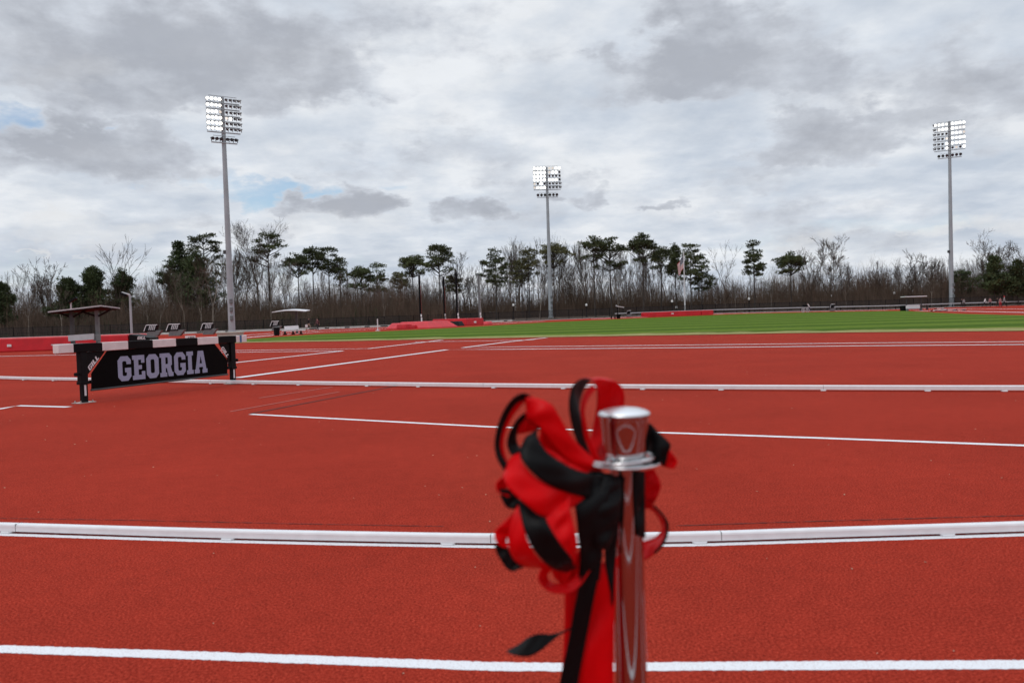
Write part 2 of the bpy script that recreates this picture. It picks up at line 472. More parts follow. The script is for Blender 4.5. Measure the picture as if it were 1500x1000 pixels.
    gap = total(mth('MULTIPLY', puff, .0), [(385, 280, 95, 20, 1.2, .1, -.18), (285, 256, 55, 18, .8), (10, 184, 80, 24, .9), (590, 268, 40, 9, .4), (710, 285, 30, 8, .4), (380, 398, 140, 20, .25), (1240, 340, 170, 22, .22), (60, 395, 200, 16, .22)])
    m1 = N.new('ShaderNodeMix'); m1.data_type = 'RGBA'; L.new(core, m1.inputs['Factor'])
    m1.inputs[6].default_value = (.565, .600, .665, 1); m1.inputs[7].default_value = (.395, .418, .472, 1)
    m2 = N.new('ShaderNodeMix'); m2.data_type = 'RGBA'; L.new(mth('MULTIPLY', mask, .86), m2.inputs['Factor'])
    L.new(ramp.outputs['Color'], m2.inputs[6]); L.new(m1.outputs[2], m2.inputs[7])
    m3 = N.new('ShaderNodeMix'); m3.data_type = 'RGBA'; L.new(mth('MULTIPLY', mth('MINIMUM', lit, 1.), .75), m3.inputs['Factor'])
    L.new(m2.outputs[2], m3.inputs[6]); m3.inputs[7].default_value = (.82, .82, .82, 1)
    # towards the zenith an overcast sky is brighter than at the horizon; the unseen sky behind the camera is dimmed to darken camera-facing surfaces
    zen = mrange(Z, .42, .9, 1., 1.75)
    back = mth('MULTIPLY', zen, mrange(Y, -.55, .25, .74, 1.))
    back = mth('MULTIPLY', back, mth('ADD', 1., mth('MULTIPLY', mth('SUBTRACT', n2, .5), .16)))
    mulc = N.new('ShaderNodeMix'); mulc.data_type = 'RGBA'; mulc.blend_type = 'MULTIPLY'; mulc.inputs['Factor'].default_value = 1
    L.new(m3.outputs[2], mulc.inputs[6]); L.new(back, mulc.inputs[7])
    sky = N.new('ShaderNodeTexSky'); sky.sky_type = 'NISHITA'; sky.sun_disc = False
    sky.sun_elevation = R(SUN_EL); sky.sun_rotation = R(SUN_ROT)
    b1 = N.new('ShaderNodeBackground'); L.new(sky.outputs[0], b1.inputs['Color']); b1.inputs['Strength'].default_value = .14
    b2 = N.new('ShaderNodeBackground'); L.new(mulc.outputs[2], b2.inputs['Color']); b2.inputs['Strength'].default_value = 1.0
    mix = N.new('ShaderNodeMixShader')
    open_ = mth('MULTIPLY', mth('MULTIPLY', mth('MINIMUM', gap, 1.), mrange(sheet_, .62, .40, .6, 1.)), mth('SUBTRACT', 1., mask))
    L.new(mth('SUBTRACT', 1., open_), mix.inputs[0]); L.new(b1.outputs[0], mix.inputs[1]); L.new(b2.outputs[0], mix.inputs[2])
    out = N.new('ShaderNodeOutputWorld'); L.new(mix.outputs[0], out.inputs['Surface'])

SUN_EL, SUN_ROT = 55, 215
build_world()
sl = bpy.data.lights.new('sun', 'SUN'); sl.energy = .8; sl.angle = R(22); sl.color = (1, .965, .92)
so = bpy.data.objects.new('sun', sl); col.objects.link(so)
sd = Vector((math.sin(R(SUN_ROT)) * math.cos(R(SUN_EL)), math.cos(R(SUN_ROT)) * math.cos(R(SUN_EL)), math.sin(R(SUN_EL))))
so.rotation_euler = sd.to_track_quat('Z', 'Y').to_euler(); so.location = (0, -20, 40)

cam = bpy.data.cameras.new('camera'); co = bpy.data.objects.new('camera', cam); col.objects.link(co)
cam.sensor_width = 36; cam.lens = FPX * 36 / 1500; cam.clip_start = .05; cam.clip_end = 5000
from mathutils import Matrix
co.matrix_world = Matrix(((RT.x, UP.x, -F.x, 0), (RT.y, UP.y, -F.y, 0), (RT.z, UP.z, -F.z, CAMH), (0, 0, 0, 1)))
cam.dof.use_dof = True; cam.dof.focus_distance = 12.0; cam.dof.aperture_fstop = 3.2
sc.camera = co
sc.view_settings.view_transform = 'Standard'; sc.view_settings.look = 'None'; sc.view_settings.exposure = 0; sc.view_settings.gamma = 1
sc.cycles.max_bounces = 8; sc.cycles.transparent_max_bounces = 24
sc.cycles.use_denoising = True

# ------------------------------------------------------------------ ground
def sheet(name, m, x0, x1, ys, dz, nx=1):
    b = MB()
    vs = []
    for y in ys:
        for i in range(nx + 1):
            vs.append(Vector((x0 + (x1 - x0) * i / nx, y, G(y) + dz)))
    fs = []
    for j in range(len(ys) - 1):
        for i in range(nx):
            a = j * (nx + 1) + i
            fs.append((a, a + 1, a + nx + 2, a + nx + 1))
    b.add(vs, fs)
    return struct(b.build(name, m))

ys_far = [120 + 2 * i for i in range(21)]
sheet('ground', M['litterground'], -1500, 1500, [-400, 0, 60] + ys_far + [200, 400, 1500, 3500], -.03)

# fence line of the far side, as ground points
FPX_LINE = [(-260, 503), (-120, 500.5), (0, 497.5), (100, 494.3), (250, 489.5), (350, 486), (500, 481), (650, 475), (750, 470.5), (900, 464.3),
            (1050, 458.5), (1180, 455.3), (1300, 453), (1400, 449.4), (1500, 446.5), (1600, 443.3), (1740, 438.5)]
fence_pts = [ground(*p) for p in FPX_LINE]

# red track surface runs out to the kerb below the fence
b = MB()
vs, fs = [], []
rows = 40
for i, p in enumerate(fence_pts):
    xk = p.x / p.y
    for j in range(rows + 1):
        t = j / rows
        y = -12 + (p.y - 1.6 + 12) * t
        x = p.x * (0.55 + .45 * t) * 1.0 if j else p.x * .55
        vs.append(Vector((x, y, G(y) * 1.0)))
n = rows + 1
for i in range(len(fence_pts) - 1):
    for j in range(rows):
        fs.append((i * n + j, (i + 1) * n + j, (i + 1) * n + j + 1, i * n + j + 1))
b.add(vs, fs)
struct(b.build('track', M['track']))

def strip(b, pts, w, dz, jitter=0., step=None, mi=0):
    """flat band along ground points"""
    P = []
    for a, c in zip(pts, pts[1:]):
        k = max(1, int((c - a).length / step)) if step else 1
        P += [a.lerp(c, i / k) for i in range(k)]
    P.append(pts[-1])
    vs = []
    for i, p in enumerate(P):
        t = (P[min(i + 1, len(P) - 1)] - P[max(i - 1, 0)]); t.z = 0; t.normalize()
        nrm = Vector((-t.y, t.x, 0))
        for s in (-1, 1):
            q = p + nrm * (s * w / 2 + random.uniform(-jitter, jitter))
            vs.append(Vector((q.x, q.y, G(q.y) + dz)))
    b.add(vs, [(2 * i, 2 * i + 1, 2 * i + 3, 2 * i + 2) for i in range(len(P) - 1)], mi)

random.seed(4)
# lawn
near = [(335, 503.5), (360, 502), (500, 500), (650, 496.8), (800, 494.2), (900, 492.6), (1050, 490.2), (1150, 488.4), (1300, 486.8), (1500, 485), (1640, 483.6)]
far = [(337, 501.5), (360, 497), (403, 494), (470, 489.4), (550, 486), (600, 483.6), (700, 478.4), (800, 472.2), (900, 467.8), (950, 465.6), (1050, 461.4),
       (1100, 459.4), (1200, 457.3), (1300, 455.6), (1325, 455.4), (1350, 456.8), (1400, 459.6), (1500, 462.2), (1640, 467)]
def interp(tab, x):
    for (a, ya), (c, yc) in zip(tab, tab[1:]):
        if x <= c: return ya + (yc - ya) * max(0, (x - a)) / (c - a)
    return tab[-1][1]
b = MB()
vs, fs, ed = [], [], []
cols = [337 + 1303 * i / 120 for i in range(121)]
NR = 30
for px in cols:
    a = ground(px, interp(near, px)); c = ground(px, interp(far, px))
    for j in range(NR + 1):
        t = (j / NR) ** 1.3
        p = a.lerp(c, t); p.z = G(p.y) + .02
        vs.append(p); ed.append(max(0, 1.7 - (p - a).length / 3.8))
n = NR + 1
for i in range(120):
    for j in range(NR):
        fs.append((i * n + j, (i + 1) * n + j, (i + 1) * n + j + 1, i * n + j + 1))
b.add(vs, fs)
lo = struct(b.build('lawn', M['lawn']))
at_ = lo.data.attributes.new('edge', 'FLOAT', 'POINT'); at_.data.foreach_set('value', ed)

# pale path and lane lines of the far straight
b = MB()
strip(b, [p - Vector((0, 1.3, 0)) for p in fence_pts], 1.3, .012, step=4)
struct(b.build('path', M['path']))
def lane(name, pix, w, m='line', dz=.008, jitter=0., step=None):
    bb = MB()
    strip(bb, [ground(*p) for p in pix], w, dz, jitter, step)
    return struct(bb.build(name, M[m]))
farlines = [[(340, 496), (400, 491), (470, 486), (560, 481.4), (650, 477.5)], [(340, 492), (470, 483.5), (600, 478), (700, 474)],
            [(700, 475.5), (800, 470.2), (900, 466), (1000, 462.2), (1060, 459.6)], [(1050, 459.8), (1150, 456.8), (1240, 455.2), (1300, 454.4)],
            [(1330, 453.6), (1400, 452.4), (1500, 452.6), (1600, 453)], [(1340, 455), (1400, 455.6), (1500, 457.6), (1600, 460)]]
for fl in farlines: lane('lane_marking', fl, .55)
lane('lane_marking', [(-80, 952.5), (0, 950), (150, 955), (300, 960), (500, 967.5), (720, 975.7), (850, 977), (1000, 975.5), (1250, 974), (1500, 973), (1600, 973)], .066, jitter=.0026, step=.012, dz=.0012)
for yy in (1.38, .14, -1.1, -2.34, -3.6):                 # the outer lanes, under and behind the camera
    b = MB(); strip(b, [Vector((x, yy - .02 * x + .012 * x * x, 0)) for x in (-6, -3, -1, 0, 1, 3, 6)], .06, .004, .001, .03)
    struct(b.build('lane_marking', M['line']))
lane('lane_marking', [(367, 606.5), (715, 624.8), (1200, 641.3), (1500, 652.3), (1600, 656)], .085, jitter=.004, step=.05, dz=.0015)
lane('lane_marking', [(-60, 608), (0, 598.8), (27, 594.2), (101, 596.2)], .13, dz=.004)
lane('lane_marking', [(347, 553.5), (655, 512.3), (750, 511.6), (1050, 509), (1250, 506.8), (1500, 504.8), (1620, 503.8)], .24)
lane('lane_marking', [(800, 494.8), (743, 501), (678, 509.3), (750, 508), (1050, 505), (1250, 502.6), (1500, 500.6), (1620, 499.8)], .22)
lane('lane_marking', [(250, 514), (347, 513.2), (540, 510.7), (647, 498.2)], .24)
lane('lane_marking', [(608, 501), (784, 498)], .22)
lane('lane_marking', [(240, 517.5), (347, 516), (502, 514)], .2, dz=.006)
lane('lane_marking', [(250, 541), (347, 531), (502, 514)], .2, dz=.007)
lane('lane_marking', [(-60, 523.5), (0, 522), (115, 519.5)], .25)
lane('track_seam', [(380, 583), (487, 567)], .05, 'chalk', .005)
lane('track_seam', [(337, 603), (497, 574)], .045, 'chalk', .005)
lane('track_seam', [(367, 606), (587, 564)], .05, 'seam', .005)
lane('track_seam', [(-40, 758.5), (200, 762), (420, 767), (650, 771)], .007, 'seam', .003, .003, .03)
lane('track_seam', [(990, 770), (1200, 763.5), (1500, 755)], .009, 'seam', .003, .004, .03)
# small pale bits blown onto the track
b = MB()
for i in range(150):
    y = random.uniform(1.8, 16); x = random.uniform(-.75, .75) * y
    s = random.uniform(.0015, .0045) * (1 + y * .06)
    a = random.uniform(0, PI); X = Vector((math.cos(a), math.sin(a), 0)); Y = Vector((-math.sin(a), math.cos(a), .3)).normalized()
    b.box((x, y, .003), (s * 2, s, .002), (X, Y, X.cross(Y)))
tag(b.build('litter', M['chip']), 'small pale leaf bits scattered over the red track', 'litter', kind='stuff')

# far wooded rise
b = MB()
vs, fs = [], []
random.seed(11)
nx = 160
hs = [3.2 + 1.2 * math.sin(i * .31) + .8 * math.sin(i * .83 + 1) + random.uniform(-.5, .5) for i in range(nx + 1)]
for i in range(nx + 1):
    x = -420 + 840 * i / nx
    for y, k in ((225, 0), (245, .55), (270, .9), (300, 1.0), (420, .8), (600, 0)):
        vs.append(Vector((x, y, .4 + hs[i] * k)))
for i in range(nx):
    for j in range(5):
        fs.append((i * 6 + j, (i + 1) * 6 + j, (i + 1) * 6 + j + 1, i * 6 + j + 1))
b.add(vs, fs)
struct(b.build('hills', M['hill'], smooth=True))

# ------------------------------------------------------------------ track rails
def rail(name, label, pix, w, h, z0, foot_at, joints, line_w):
    pts = [ground(*p) for p in pix]
    path = catmull(pts, 120)
    root = thing(name, label, 'rail', path[60])
    # rounded hollow-looking extrusion
    prof = [(-w / 2, z0), (-w / 2, h - .012), (-w / 2 + .004, h - .004), (-w / 2 + .013, h), (w / 2 - .013, h), (w / 2 - .004, h - .004), (w / 2, h - .012), (w / 2, z0)]
    b = MB(); vs = []; fs = []
    for i, p in enumerate(path):
        t = (path[min(i + 1, 120)] - path[max(i - 1, 0)]).normalized()
        nrm = Vector((-t.y, t.x, 0))
        for u, z in prof: vs.append(p + nrm * u + Vector((0, 0, z)))
    m = len(prof)
    for i in range(120):
        for k in range(m):
            k2 = (k + 1) % m
            fs.append((i * m + k, (i + 1) * m + k, (i + 1) * m + k2, i * m + k2))
    fs.append(tuple(range(m))); fs.append(tuple(120 * m + k for k in range(m - 1, -1, -1)))
    b.add(vs, fs)
    b.build('rail_bar', M['whitemetal'], root)
    def near_px(px):
        best = min(range(1, 120), key=lambda i: abs((path[i] - CAM).dot(RT) / (path[i] - CAM).dot(F) * FPX + 750 - px))
        t = (path[best + 1] - path[best - 1]).normalized()
        return path[best], t, Vector((-t.y, t.x, 0))
    for px in foot_at:
        p, t, nrm = near_px(px)
        b = MB(); b.box(p + Vector((0, 0, z0 / 2 + .003)), (.075, w * .97, z0 - .002), (t, nrm, Zv))
        b.box(p - nrm * (w / 2 + .006) + Vector((0, 0, .006)), (.06, .012, .006), (t, nrm, Zv))
        b.build('foot', M['whitemetal'], root)
    for px in joints:
        p, t, nrm = near_px(px)
        b = MB(); b.box(p + Vector((0, 0, (z0 + h) / 2 + .0006)), (.0035, w + .0012, h - z0 - .001), (t, nrm, Zv))
        b.build('joint', M['mgrey'], root)
    return root

near_pix = [(-260, 773.5), (-120, 776), (0, 778.8), (150, 783.6), (300, 788.2), (500, 793), (720, 796.8), (880, 796.4), (1040, 793.6), (1200, 788.6), (1500, 779.2), (1640, 774.6), (1760, 770.5)]
rail('track_rail', 'white curved kerb rail nearest the camera, running behind the bow and post', near_pix, .05, .056, .013,
     (-70, 20, 335, 660, 1018, 1374, 1620), (27, 716, 1060), .05)
lane('lane_marking', [(x, y + 3.6) for x, y in near_pix], .05, jitter=.002, step=.012, dz=.0012)
rail('track_rail', 'thin white rail crossing the track behind the lettered barrier', [(-200, 546.5), (0, 555.5), (150, 558.7), (341, 562.6), (560, 566), (750, 568.6), (1000, 571), (1250, 572.4), (1500, 573.2), (1700, 573)],
     .075, .08, .02, (-60, 37, 84, 310, 376, 446, 535, 620, 717, 821, 934, 1050, 1210, 1350, 1470), (308, 716, 1205), .05)

# ------------------------------------------------------------------ letters (block capitals drawn as outlines)
def octo(x0, y0, x1, y1, c):
    return [(x0 + c, y0), (x1 - c, y0), (x1, y0 + c), (x1, y1 - c), (x1 - c, y1), (x0 + c, y1), (x0, y1 - c), (x0, y0 + c)]
def slab(ch):                               # collegiate slab letters, 9 high
    H = 9.0
    if ch == 'O': return 6.2, [octo(0, 0, 6.2, H, 1.5), octo(2.1, 1.9, 4.1, H - 1.9, .4)[::-1]]
    if ch == 'G': return 6.2, [[(1.5, 0), (4.7, 0), (6.2, 1.5), (6.2, 4.7), (3.3, 4.7), (3.3, 3.1), (4.1, 3.1), (4.1, 2.2), (3.7, 1.8), (2.5, 1.8), (2.1, 2.2), (2.1, 6.8), (2.5, 7.2), (3.7, 7.2),
                                    (4.1, 6.8), (4.1, 6.0), (6.2, 6.0), (6.2, 7.5), (4.7, 9), (1.5, 9), (0, 7.5), (0, 1.5)]]
    if ch == 'E': return 6.2, [[(0, 0), (6.1, 0), (6.1, 3.0), (4.4, 3.0), (4.4, 1.7), (2.9, 1.7), (2.9, 3.8), (4.6, 3.8), (4.6, 5.3), (2.9, 5.3), (2.9, 7.3), (4.3, 7.3), (4.3, 6.1), (5.9, 6.1), (5.9, 9), (0, 9), (0, 7.4), (.8, 7.4), (.8, 1.6), (0, 1.6)]]
    if ch == 'R': return 6.9, [[(0, 0), (3.6, 0), (3.6, 1.6), (2.9, 1.6), (2.9, 3.3), (3.5, 3.3), (4.4, 0), (6.9, 0), (6.9, 1.6), (6.3, 1.6), (5.6, 3.9), (6.3, 4.6), (6.3, 7.7), (5, 9), (0, 9), (0, 7.4), (.8, 7.4), (.8, 1.6), (0, 1.6)],
                                [(2.9, 4.8), (2.9, 7.4), (3.9, 7.4), (4.2, 7.1), (4.2, 5.1), (3.9, 4.8)]]
    if ch == 'I': return 3.7, [[(0, 0), (3.7, 0), (3.7, 1.6), (2.9, 1.6), (2.9, 7.4), (3.7, 7.4), (3.7, 9), (0, 9), (0, 7.4), (.8, 7.4), (.8, 1.6), (0, 1.6)]]
    if ch == 'A': return 7.4, [[(0, 0), (2.9, 0), (2.9, 1.5), (2.45, 1.5), (2.65, 2.4), (4.75, 2.4), (4.95, 1.5), (4.5, 1.5), (4.5, 0), (7.4, 0), (7.4, 1.6), (6.8, 1.6), (5.3, 9), (2.1, 9), (.6, 1.6), (0, 1.6)],
                                [(3.0, 3.9), (3.7, 7.0), (4.4, 3.9)]]
def plain(ch):                              # bold sans letters, 7 high
    if ch == 'G': return 5.2, [[(1, 0), (4.2, 0), (5.2, 1), (5.2, 4), (2.9, 4), (2.9, 2.7), (3.5, 2.7), (3.5, 1.5), (1.7, 1.5), (1.7, 5.5), (5.2, 5.5), (5.2, 7), (1, 7), (0, 6), (0, 1)]]
    if ch == 'I': return 1.9, [[(0, 0), (1.9, 0), (1.9, 7), (0, 7)]]
    if ch == 'L': return 4.2, [[(0, 0), (4.2, 0), (4.2, 1.6), (1.9, 1.6), (1.9, 7), (0, 7)]]
def write(b, word, font, o, X, Y, height, unit_h, gap, depth=.004, shear=0., width=None):
    tot = sum(font(c)[0] for c in word) + gap * (len(word) - 1)
    sy = height / unit_h; sx = (width / tot) if width else sy
    x = 0
    for c in word:
        w, loops = font(c)
        lp = [[((x + a + shear * bb) * sx, bb * sy) for a, bb in l] for l in loops]
        b.prism(lp, o, X, Y, depth)
        x += w + gap
    return tot * sx

# ------------------------------------------------------------------ steeplechase barrier
def barrier():
    P1, P2 = ground(123, 590), ground(341, 562)
    X = (P2 - P1); Lb = X.length; X.normalize()
    V = X.cross(Zv).normalized()                       # towards the viewer
    def hit(px, py, off=0.):
        o = P1 + V * off
        d = ray(px, py); s = (o - CAM).dot(V) / d.dot(V)
        q = CAM + d * s - P1
        return q.dot(X), q.z
    root = thing('steeplechase_barrier', 'black and white striped wooden barrier on two black posts with grey lettered banner', 'barrier', P1)
    W = lambda u, v, z: P1 + X * u + V * v + Zv * z
    ax = (X, V, Zv)
    zt = hit(200, 498.9, .065)[1]; zb = zt - .138
    ends = [hit(px, py, .065 if px > 80 else -.065)[0] for px, py in ((77, 510), (108, 508), (150, 506), (188, 504), (224, 502), (258, 500), (289.5, 498), (320, 497), (346, 496), (361.5, 495))]
    b = MB()
    for i, (u0, u1) in enumerate(zip(ends, ends[1:])):
        mi = i % 2
        b.box(W((u0 + u1) / 2, .0, (zt + zb) / 2), (u1 - u0 - .001, .13, zt - zb), ax, mi)
    beam = b.build('beam', [M['whitepaint'], M['blackpaint']], root, bevel=.008)
    b = MB(); u = ends[-2] + (ends[-1] - ends[-2]) * .42
    b.box(W(u, 0, (zt + zb) / 2), (.055, .135, zt - zb + .004), ax); b.build('tape_band', M['bluetape'], beam)
    for u, sgn in ((0, 1), (Lb, -1)):
        # outer sleeve
        b = MB(); b.box(W(u, 0, (zb + .335) / 2), (.125, .10, zb - .335 - .001), ax)
        b.box(W(u, 0, .325), (.145, .12, .05), ax)
        post = b.build('post', M['black'], root, bevel=.006)
        b = MB(); b.box(W(u + .008, 0, .15), (.095, .075, .298), ax); leg = b.build('leg', M['black'], root, bevel=.004)
        b = MB(); b.box(W(u + .006, 0.0395, .205), (.036, .003, .175), ax)
        for k in range(5):
            pass
        b.build('height_scale', M['whiteprint'], leg)
        b = MB(); b.box(W(u, 0, .008), (.30, .20, .010), ax)
        for sx in (-.11, .11):
            for sy in (-.065, .065):
                b.lathe([(.016, .013), (.016, .024), (.009, .024), (.009, .045)], 8, W(u + sx, sy, 0))
        b.build('base_plate', M['bolt'], root)
        # clamp knobs either side of the sleeve
        for s2, zz in ((-sgn, .47), (sgn, .33)):
            b = MB(); b.tube([W(u + s2 * .06, .01, zz), W(u + s2 * .115, .01, zz)], .012, 8)
            b.tube([W(u + s2 * .115, .01, zz), W(u + s2 * .145, .01, zz)], .03, 10)
            b.build('knob', M['black'], post)
        # gusset plate under the beam with its diagonal lettering
        a = .063 * sgn
        g = MB()
        g_ = .36 if sgn > 0 else .27
        tri = [(a, zb - .003), (a + sgn * g_, zb - .003), (a + sgn * (g_ - .03), zb - .05), (a + sgn * .03, zb - .36), (a, zb - .36)]
        if sgn < 0: tri = tri[::-1]
        g.prism([[(u + p, z) for p, z in tri]], W(0, .02, 0), X, Zv, -.03)
        gus = g.build('gusset', M['black'], root)
        t = MB()
        dd = (X * sgn * .30 + Zv * .31).normalized() if sgn > 0 else (X * .24 - Zv * .31).normalized()
        up = (Zv - dd * Zv.dot(dd)).normalized()
        o = W(u + .115, .0235, zb - .315) if sgn > 0 else W(u - .315, .0235, zb - .09)
        # X x Y must face the viewer: dd x up
        write(t, 'GILL', plain, o, dd, up, .072, 7, .7, .003 if dd.cross(up).dot(V) > 0 else -.003, shear=.22, width=.27 if sgn > 0 else .25)
        t.build('lettering', M['whiteprint'], gus)
    # hanging banner
    pts = [hit(px, py, .03) for px, py in ((134, 570.5), (333, 547.5), (333.8, 527.5), (314, 503), (157, 513.5), (134, 546.5))]
    b = MB(); b.prism([[tuple(p) for p in pts]], W(0, .028, 0), X, Zv, -.006)
    ban = b.build('banner', M['rubber'], root)
    b = MB()
    b.tube([W(pts[0][0] - .01, .03, pts[0][1] - .008), W(pts[1][0] + .01, .03, pts[1][1] - .008)], .017, 10)
    b.build('banner_rod', M['dgrey'], ban)
    u0, zlo = hit(173.5, 558.4, .03); u1, _ = hit(304, 546, .03); _, zhi = hit(176.5, 521.5, .03)
    _, zlo1 = hit(301.5, 545.6, .03)
    Xl = X
    t = MB(); write(t, 'GEORGIA', slab, W(u0, .0295, (zlo + zlo1) / 2), Xl, Zv, zhi - zlo, 9, .65, .002 if X.cross(Zv).dot(V) > 0 else -.002, width=u1 - u0)
    t.build('lettering', M['letter'], ban)
    print('barrier', Lb, zt, zb, pts, ends, zlo, zlo1, zhi)
barrier()

# ------------------------------------------------------------------ foreground post and bow
ST_Y = 1.4
def stanchion():
    top = at(914, 604, ST_Y)
    k = ST_Y / FPX
    base = Vector((top.x, ST_Y, 0))
    zt = top.z
    root = thing('stanchion', 'polished chrome queue post with a flared flat cap', 'stanchion', base)
    b = MB(); b.lathe([(.0, .0), (.165, .0), (.17, .006), (.168, .014), (.13, .03), (.06, .045), (.034, .055)], 48, base); b.build('base', M['chrome2'], root, smooth=True)
    rt = 23.4 * k
    b = MB(); b.lathe([(rt, .05), (rt, zt - 66 * k)], 64, base); b.build('tube', M['chrome'], root, smooth=True)
    b = MB(); zz = zt
    b.lathe([(30 * k, zz - 1.2 * k), (37.6 * k, zz - 1.2 * k), (38.2 * k, zz - 2.4 * k), (37.4 * k, zz - 4.5 * k), (36.2 * k, zz - 6.5 * k), (35.6 * k, zz - 9 * k),
             (34.5 * k, zz - 24 * k), (32.8 * k, zz - 52 * k), (32 * k, zz - 58 * k)], 64, base)
    cap = b.build('cap', M['chrome'], root, smooth=True)
    b = MB(); b.lathe([(37.4 * k, zz - 1.1 * k), (36.5 * k, zz + .6 * k), (32 * k, zz + 3.0 * k), (24 * k, zz + 5.6 * k), (12 * k, zz + 7.4 * k), (.001, zz + 8 * k)], 64, base)
    b.build('cap_top', M['satin'], cap, smooth=True)
    b = MB(); b.lathe([(30 * k, zz - 57.6 * k), (31 * k, zz - 60 * k), (30 * k, zz - 64 * k), (24.5 * k, zz - 68 * k)], 48, base); b.build('neck', M['chrome2'], root, smooth=True)
    # rope ring plate, slightly uneven, with a second thinner ring resting on it
    c = base + Vector((0, 0, zz - 74 * k)); n = 48
    def ring(cx, rx, rr, tilt, name, m, dz):
        b = MB(); pts = []
        for i in range(n + 1):
            a = 2 * PI * i / n
            pts.append(c + Vector((cx + rx * math.cos(a), rx * math.sin(a), dz + tilt * math.cos(a))))
        b.tube(pts, rr, 10, caps=False); b.build(name, m, root, smooth=True)
    b = MB(); b.lathe([(24 * k, -1.5 * k), (50 * k, -1.5 * k), (53 * k, .4 * k), (50 * k, 2.2 * k), (24 * k, 2.2 * k)], 64, c); b.build('collar', M['chrome2'], root, smooth=True)
    ring(-.004, 45 * k, 2.6 * k, .0035, 'rope_ring', M['chrome2'], 7 * k)
stanchion()

def ribbon(root, name, Lp, Rp, m, back=None, face_at=.5, n=36):
    """a cloth band between two edge curves; each edge point is (px, py, distance)"""
    Lc = catmull([at(*p) for p in Lp], n); Rc = catmull([at(*p) for p in Rp], n)
    cols_ = 8
    rr_ = random.Random(len(root.children) * 7 + 3); curl = rr_.uniform(-.10, .10); wv = rr_.uniform(9, 17); ph = rr_.uniform(0, 6)
    b = MB(); vs = []; fs = []
    for i in range(n + 1):
        for j in range(cols_ + 1):
            t = j / cols_
            nr_ = (Lc[min(i + 1, n)] - Lc[max(i - 1, 0)]).cross(Rc[i] - Lc[i])
            nr_ = nr_.normalized() if nr_.length > 1e-9 else Vector((0, -1, 0))
            f = i / n
            w_ = min(.055, (Rc[i] - Lc[i]).length)
            off = w_ * (curl * 4 * t * (1 - t) + .075 * math.sin(f * wv + ph) * math.sin(PI * t) + .05 * math.sin(f * wv * 1.7 + ph * 2 + t * 5) * math.sin(PI * t))
            vs.append(Lc[i].lerp(Rc[i], t) + nr_ * off)
    for i in range(n):
        for j in range(cols_):
            a = i * (cols_ + 1) + j
            fs.append((a, a + 1, a + cols_ + 2, a + cols_ + 1))
    # the first material is on the side that faces the camera at face_at along the band
    i = int(face_at * n)
    nr = (Lc[min(i + 1, n)] - Lc[max(i - 1, 0)]).cross(Rc[i] - Lc[i])
    if nr.dot(CAM - Lc[i]) > 0: fs = [f[::-1] for f in fs]
    b.add(vs, fs)
    o = b.build(name, [M[m], M[back or m]], root, smooth=True)
    # make the first material face the camera at the middle of the band
    s = o.modifiers.new('thickness', 'SOLIDIFY'); s.thickness = .0011; s.offset = -1
    s.material_offset = 1; s.material_offset_rim = 0
    return o

